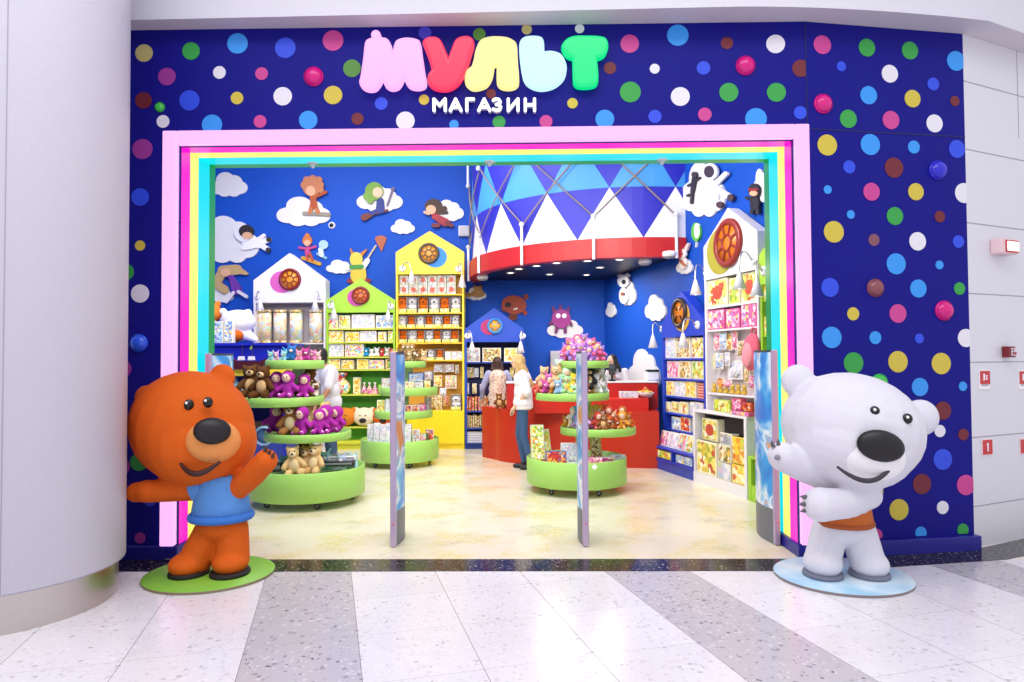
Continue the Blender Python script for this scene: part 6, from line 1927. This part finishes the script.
def cutout(name, label, cat, fr, ox, oy, elems, base=0.0, group=None):
    """elems: (part name, colour, outlines in picture units) from back to front; thin boards mounted on the wall"""
    x0, z0 = fr.px(ox, oy)
    t = thing(name, label, cat, fr.w(x0, -.001 - base, z0), fr.r, group)
    for i, (pn, col, outs) in enumerate(elems):
        m = MB()
        for j, o_ in enumerate(outs):
            w = []
            for a, b_ in o_:
                x, z = fr.px(ox + a, oy - b_); w.append((x - x0, z - z0))
            area_ = sum(w[q][0] * w[(q + 1) % len(w)][1] - w[(q + 1) % len(w)][0] * w[q][1] for q in range(len(w)))
            if area_ < 0:
                w = w[::-1]
            m.prism(w, -.030 - .006 * i - .0004 * j, -.0 - .006 * i if i else 0)
        obj(pn, m, mat(col, .6), t)
    return t


def cloud(fr, ox, oy, w, h, words, seed):
    rnd = random.Random(seed)
    o_ = [E(0, 0, w * .36, h * .38), E(-w * .3, h * .12, w * .2, h * .26), E(w * .3, h * .12, w * .2, h * .26), E(-w * .08, -h * .2, w * .24, h * .3), E(w * .16, -h * .1, w * .2, h * .28), E(-w * .1, h * .28, w * .18, h * .2), E(w * .14, h * .28, w * .17, h * .2)]
    t = cutout('wall_cloud', 'flat white cloud board %s' % words, 'wall cloud', fr, ox, oy, [('board', 'dcdadc', o_)])
    return t


cloud(FBL, 229, 185, 38, 25, 'high on the blue wall at far left', 1)
cloud(FBL, 304, 212, 54, 30, 'behind the orange-haired child on a board', 2)
cloud(FBL, 229, 240, 62, 48, 'behind the flying child in a white suit', 3)
cloud(FBL, 340, 267, 27, 14, 'left of the horned yellow animal', 4)
cloud(FBL, 380, 199, 46, 27, 'behind the green-haired child with a wand', 5)
cloud(FBL, 403, 227, 24, 15, 'small and alone above the yellow cabinet', 6)
cloud(FBL, 449, 211, 30, 22, 'behind the brown-haired child in red', 7)
cloud(FBL, 222, 295, 24, 16, 'under the girl in the purple dress', 8)
cloud(FBL, 476, 294, 21, 13, 'carrying a small tan animal beside the yellow cabinet', 9)
cloud(FBB, 565, 328, 36, 21, 'under the round purple creature', 10)
cloud(FRW, 705, 190, 44, 56, 'large, behind the floating astronaut', 11)
cloud(FRW, 629, 292, 17, 28, 'behind the small white bear on the right wall', 12)
cloud(FRW, 612, 310, 10, 15, 'smallest, near the corner under the drum', 13)
cloud(FRW, 657, 308, 21, 27, 'above the right blue house shelf', 14)
cloud(FRW, 686, 266, 16, 17, 'under the pale rabbit', 15)
cloud(FRW, 763, 186, 16, 34, 'at the edge of the green light frame', 16)
cloud(FRW, 645, 372, 32, 46, 'large, low behind the counter printer', 17)
sk = 'd8a684'
cutout('wall_figure', 'flat board of an orange-haired child riding a grey board', 'wall figure', FBL, 314, 200, [('board', '8a8478', [S(-9, 14, 16, 15, 1.8)]), ('legs', 'b86a3a', [S(-1, 6, -3, 13, 2), S(2, 6, 5, 13, 2)]), ('torso', 'a8481e', [S(0, -2, 1, 6, 3, 3.4), S(2, -2, 13, -7, 1.4)]), ('hair', 'b8724a', [E(-1, -12, 9, 9), E(-8, -14, 4), E(7, -14, 4), E(0, -20, 4), E(-6, -19, 3.5), E(6, -19, 3.5), E(8, -9, 3)]), ('face', sk, [E(-2, -8, 4.6, 5)])], .034)
cutout('wall_figure', 'flat board of a flying child in a white suit and hood', 'wall figure', FBL, 255, 240, [('suit', 'e6e4ea', [S(-6, 3, 7, 4, 5.5, 4.5), S(7, 3, 15, 0, 2.6), S(8, 6, 14, 10, 2.6), S(-10, 8, -2, 7, 2.5), S(4, 0, 10, -4, 1.8)]), ('boots', '26262c', [E(15, 0, 2.6), E(14.5, 10.5, 2.6)]), ('hood', 'dddbe2', [E(-10, -6, 9, 8.5)]), ('hair', '231a1a', [E(-7, -8, 7.5, 6.5)]), ('face', sk, [E(-6, -3.6, 5, 3.6)])], .034)
cutout('wall_figure', 'small flat board of an orange-haired girl on a yellow board', 'wall figure', FBL, 308, 248, [('board', 'c8962e', [S(-5, 10, 12, 16, 1.8)]), ('legs', 'b84a2a', [S(-1, 5, 0, 12, 1.3), S(2, 5, 5, 13, 1.3)]), ('jacket', 'b83a7a', [S(0, 1, 0, 5, 2.2, 2.6), S(-1, 1, -8, 0, 1.2), S(1, 1, 8, -1, 1.2)]), ('hair', 'c8702e', [E(0, -7, 4.8, 5), E(0, -12, 2.4)]), ('face', sk, [E(0, -4.6, 3.2, 3)])], .0)
cutout('wall_figure', 'small flat board of a pale blue round-headed figure sledging', 'wall figure', FBL, 323, 247, [('sledge', '7aa8c8', [S(-5, 7, 3, 11, 1.4)]), ('body', 'c8d6e4', [S(-2, 3, -1, 8, 2.4)]), ('head', 'a4c4e4', [E(1, -2, 4.6)])], .0)
cutout('wall_figure', 'flat board of a girl with long fair hair and a purple dress', 'wall figure', FBL, 230, 280, [('hair', 'b89a6a', [S(-13, 4, -6, -8, 4.5), S(-6, -9, 8, -10, 5), S(8, -10, 18, -6, 4, 1.5), S(-13, 4, -4, 10, 4)]), ('dress', '6a2f9a', [S(3, -2, 8, 10, 2.6, 5), S(3, -2, -3, -4, 1.4)]), ('legs', 'd8d2dc', [S(5, 13, -2, 22, 1.6), S(10, 12, 18, 17, 1.6)]), ('face', sk, [E(-3, -7, 4.6, 4.2)])], .034)
cutout('wall_figure', 'flat board of a green-haired child with a wand on a broom', 'wall figure', FBL, 380, 200, [('broom', '6a2a24', [S(-15, 18, -8, 15, 3.4, 2.2), S(-8, 15, 8, 11, 1.2)]), ('dress', '26307c', [S(1, 2, 1, 10, 3.6, 4.4), S(1, 10, -8, 14, 2)]), ('wand', '6a5a7a', [S(8, 6, 13, -9, .9), E(13.5, -10, 2)]), ('hair', '6f9a3a', [E(-5, -8, 9, 9), E(-12, -3, 4), E(-9, 1, 3.5)]), ('face', 'e0b898', [E(-1.5, -6.5, 5, 5)])], .034)
cutout('wall_figure', 'flat board of a brown-haired child in red lying on a broom', 'wall figure', FBL, 437, 212, [('hair', '3a2018', [E(-3, -5, 9, 7.5), S(2, 0, 10, 1, 3.2, 1.5), E(8, -3, 2.4)]), ('tunic', '9a2030', [S(-2, 5, 9, 11, 3, 4)]), ('boots', '6a1a24', [S(2, 14, -3, 14, 2), S(10, 12, 15, 14, 2)]), ('face', sk, [E(-5.5, -1.5, 5, 4.6)]), ('arm', sk, [S(-8, 3, -12, 1, 1.1)])], .034)
cutout('wall_figure', 'flat board of a yellow horned animal holding a butterfly net', 'wall figure', FBL, 361, 264, [('net', 'a8583a', [E(20, -25, 5.8, 3.2), T((14.6, -24), (25.6, -24), (21, -12))]), ('net_pole', 'c8b49a', [S(5, -2, 15, -18, .8)]), ('boots', '8a1e1e', [E(-8, 17, 5.5, 2.6), E(5, 17, 5.5, 2.6)]), ('horns', 'b8702a', [S(-8, -10, -10, -15, 1.6, .5), S(1, -9, 6, -14, 1.8, .7)]), ('shirt', 'd0b83a', [S(-2, 4, -2, 12, 7, 8)]), ('sleeve', 'e4e2e0', [S(3, 3, 7, -3, 2.6), S(-8, 4, -14, 4, 2.2)]), ('head', 'd8c048', [E(-4, -4, 6.4, 7.4)]), ('scarf', '3a8a3a', [S(-9, 3.5, 2, 3, 2)])], .0)
cutout('wall_figure', 'flat board of a red-brown bear peeking over the dark blue gable', 'wall figure', FBL, 514, 305, [('body', '6a2418', [E(-1, 12, 4.5, 3.5), S(-4, 13, -6, 15, 1.6)]), ('ears', '8a3420', [E(-10, 3.5, 2.6), E(12, -8, 2.8), E(11, 8, 2.4)]), ('head', '9a3c24', [E(0, 0, 12.5, 9.4, -6)]), ('nose', '1c1010', [E(-6, 0, 3.2, 2.6)]), ('mouth', 'e8d8cc', [S(0, 4.5, 3, 3.6, .8)])], .0)
cutout('wall_figure', 'flat board of a round purple creature with spikes on a cloud', 'wall figure', FBB, 561, 319, [('spikes', '6a1a6a', [S(-6, -7, -9, -12, 2.4, .6), S(0, -8, -1, -14, 2.6, .6), S(6, -7, 8, -12, 2.4, .6)]), ('limbs', '6f1c62', [S(-4, 8, -5, 13, 1.6), S(4, 8, 4, 13, 1.6), S(-8, 2, -11, 5, 1.5), S(8, 2, 10, 6, 1.5)]), ('ball', '9a2a84', [E(0, 0, 9.4)]), ('eyes', 'ece6ee', [E(-3, -3, 2.4), E(3, -3, 2.4)])], .034)
cutout('wall_figure', 'small flat board of a tan animal lying on a cloud', 'wall figure', FBL, 476, 292, [('body', 'a8783a', [E(2, 2, 7, 3.6), E(-7, 3, 3, 2)]), ('ears', '8a5a2a', [E(-1, -5, 1.6), E(5, -5, 1.6)]), ('head', 'b88a48', [E(2, -2, 4, 3.4)])], .034)
cutout('wall_figure', 'small flat board of a white bear on the right wall under the drum', 'wall figure', FRW, 627, 288, [('body', 'd0d0d6', [E(0, 8, 4.5, 8)]), ('ears', 'c4c4cc', [E(-4, -12, 2), E(4, -13, 2)]), ('head', 'd8d8de', [E(0, -7, 5.6, 6.4)]), ('nose', '1c1a1e', [E(1, -6, 2, 2.4)]), ('paws', '8a4a3a', [E(0, 6, 1.6)])], .034)
cutout('wall_figure', 'flat board of a pale rabbit with tall ears on a small cloud', 'wall figure', FRW, 686, 256, [('ears', 'd8c0bc', [S(-3, -6, -5, -13, 1.8, 1), S(3, -6, 6, -12, 1.8, 1)]), ('body', 'e4dcd8', [E(1, 7, 3.6, 6)]), ('scarf', 'b86a3a', [S(-1, 5, 3, 9, 1.4)]), ('head', 'e8e2e2', [E(0, -2, 4.6, 5)]), ('eyes', '2a3a6a', [E(-1.6, -2, .8), E(1.6, -2, .8)])], .034)
cutout('wall_figure', 'flat board of a thin black-clad figure left of the astronaut', 'wall figure', FRW, 697, 186, [('body', '2c2430', [S(1, -7, -1, 6, 2.2, 1.6), S(-1, 6, -2, 17, 1.2), S(0, -3, -5, 0, 1), S(1, -4, 6, -8, 1), S(-1, 8, -6, 10, 1)]), ('head', '3a2e38', [E(1.5, -11, 2.6, 3)])], .034)
cutout('wall_figure', 'flat board of a floating astronaut in a white space suit', 'wall figure', FRW, 718, 186, [('suit', 'ccccda', [S(-2, 0, -1, 10, 6, 6), S(3, 3, 14, 10, 3), S(-3, 11, 4, 17, 3), S(4, -4, 12, -12, 2.4), S(-6, 2, -11, 0, 2)]), ('boots', '4a3438', [E(17, 12, 3, 3.6), E(6, 19, 3.2, 3.2)]), ('helmet', 'd8d8e2', [E(-3, -14, 7.5, 8.5)]), ('visor', '3a2e3c', [E(-3.5, -14, 5, 6)])], .034)
cutout('wall_figure', 'flat board of a small figure dressed all in black with a red band', 'wall figure', FRW, 759, 197, [('body', '1e1a26', [S(0, 3, 0, 9, 4, 4.4), S(-1, 9, -3, 16, 1.8), S(2, 9, 3, 16, 1.8), S(-3, 3, -8, 1, 1.4)]), ('hood', '241e2a', [E(0, -6, 5.6, 7.4)]), ('face', sk, [E(0, -3.4, 4, 2.6)]), ('headband', '8a1e2a', [S(-4, -7, 4, -7, 1.2)])], .034)
cutout('wall_balloon', 'green and white flat balloon board beside the drum', 'wall balloon', FRW, 698, 232, [('string', 'd8d8d8', [S(0, 10, -.5, 15, .4)]), ('balloon', '4fae3a', [E(0, 0, 4.6, 9.4)]), ('pale_patch', 'dff0d4', [E(1.4, -1, 2.8, 7.6)])])  # pale oval laid over the green one
# plain fixtures on the back wall
x, z = FBL.px(464, 231.5)
t = thing('wall_speaker', 'square white loudspeaker on the blue wall beside the drum', 'speaker', FBL.w(x, 0, z), 0)
m = MB(); m.box((0, -.04, 0), (.20, .08, .20), bev=.012); obj('housing', m, mat('d4d2d8', .4), t)
m = MB(); m.box((0, -.083, 0), (.16, .008, .16), bev=.006); obj('grille', m, mat('b4b2ba', .6), t)
x, z = FBL.px(332, 225.5)
t = thing('wall_mounted_camera', 'round white dome camera with a dark eye on the blue wall', 'camera', FBL.w(x, 0, z), 0)
m = MB(); m.lathe([(.066, 0), (.066, .02), (.055, .035), (.04, .035)], seg=24, rot=(PI / 2, 0, 0)); obj('ring', m, mat('e0dee4', .4), t)
m = MB(); m.lathe([(.042, .02), (.034, .05), (.018, .064), (0, .068)], seg=20, rot=(PI / 2, 0, 0)); obj('dome', m, mat('14141a', .1), t)
# ------------------------------------------------------------------ light
def area(name, loc, size, power, rot=(0, 0, 0), col=(1, 1, 1), sy=None):
    l = bpy.data.lights.new(name, 'AREA'); l.energy = power; l.color = col
    l.shape = 'RECTANGLE'; l.size = size; l.size_y = sy or size
    o = bpy.data.objects.new(name, l); C.objects.link(o)
    o.location = loc; o.rotation_euler = rot
    return o


w = bpy.data.worlds.new('mall_daylight'); bpy.context.scene.world = w
w.use_nodes = True
bg = w.node_tree.nodes['Background']
bg.inputs[0].default_value = (.93, .93, 1.0, 1); bg.inputs[1].default_value = .96
area('mall_ceiling_light', (-.3, 1.6, 6.6), 7, 320, (R(-14), 0, 0), (1, .98, 1), 3.5)
for x, y, z, sz, p_, rx_, ry_ in ((-4.0, 8.0, CZ - .15, 1.5, 110, 10, 0), (-1.6, 8.2, CZ - .15, 1.5, 110, 5, 0), (-4.0, 10.4, CZ - .15, 1.5, 70, 15, 0), (-1.8, 10.4, CZ - .15, 1.5, 70, 15, 0),
                            (-3.6, 6.7, 4.1, 1.0, 75, 50, 0), (-1.4, 6.6, 4.0, 1.0, 85, 50, 0), (.6, 6.6, 4.0, 1.0, 72, 45, 0), (1.2, 7.6, 4.3, 1.0, 60, 12, -50)):
    area('shop_fill_light', (x, y, z), sz, p_, (R(rx_), R(ry_), 0), (1, .97, .93))  # added unseen fill: some near the ceiling, others hung lower behind the lintel
area('drum_underside_light', (.9, 11.3, Z0 - .02), 1.2, 60, (0, 0, 0), (1, .95, .86))
vs = bpy.context.scene.view_settings
vs.view_transform = 'Standard'; vs.look = 'None'; vs.gamma = 1; vs.use_curve_mapping = False
vs.exposure = 0.0
for o in PROTO.values():
    for c in list(o.children):
        for g in list(c.children):
            bpy.data.objects.remove(g)
        bpy.data.objects.remove(c)
    bpy.data.objects.remove(o)
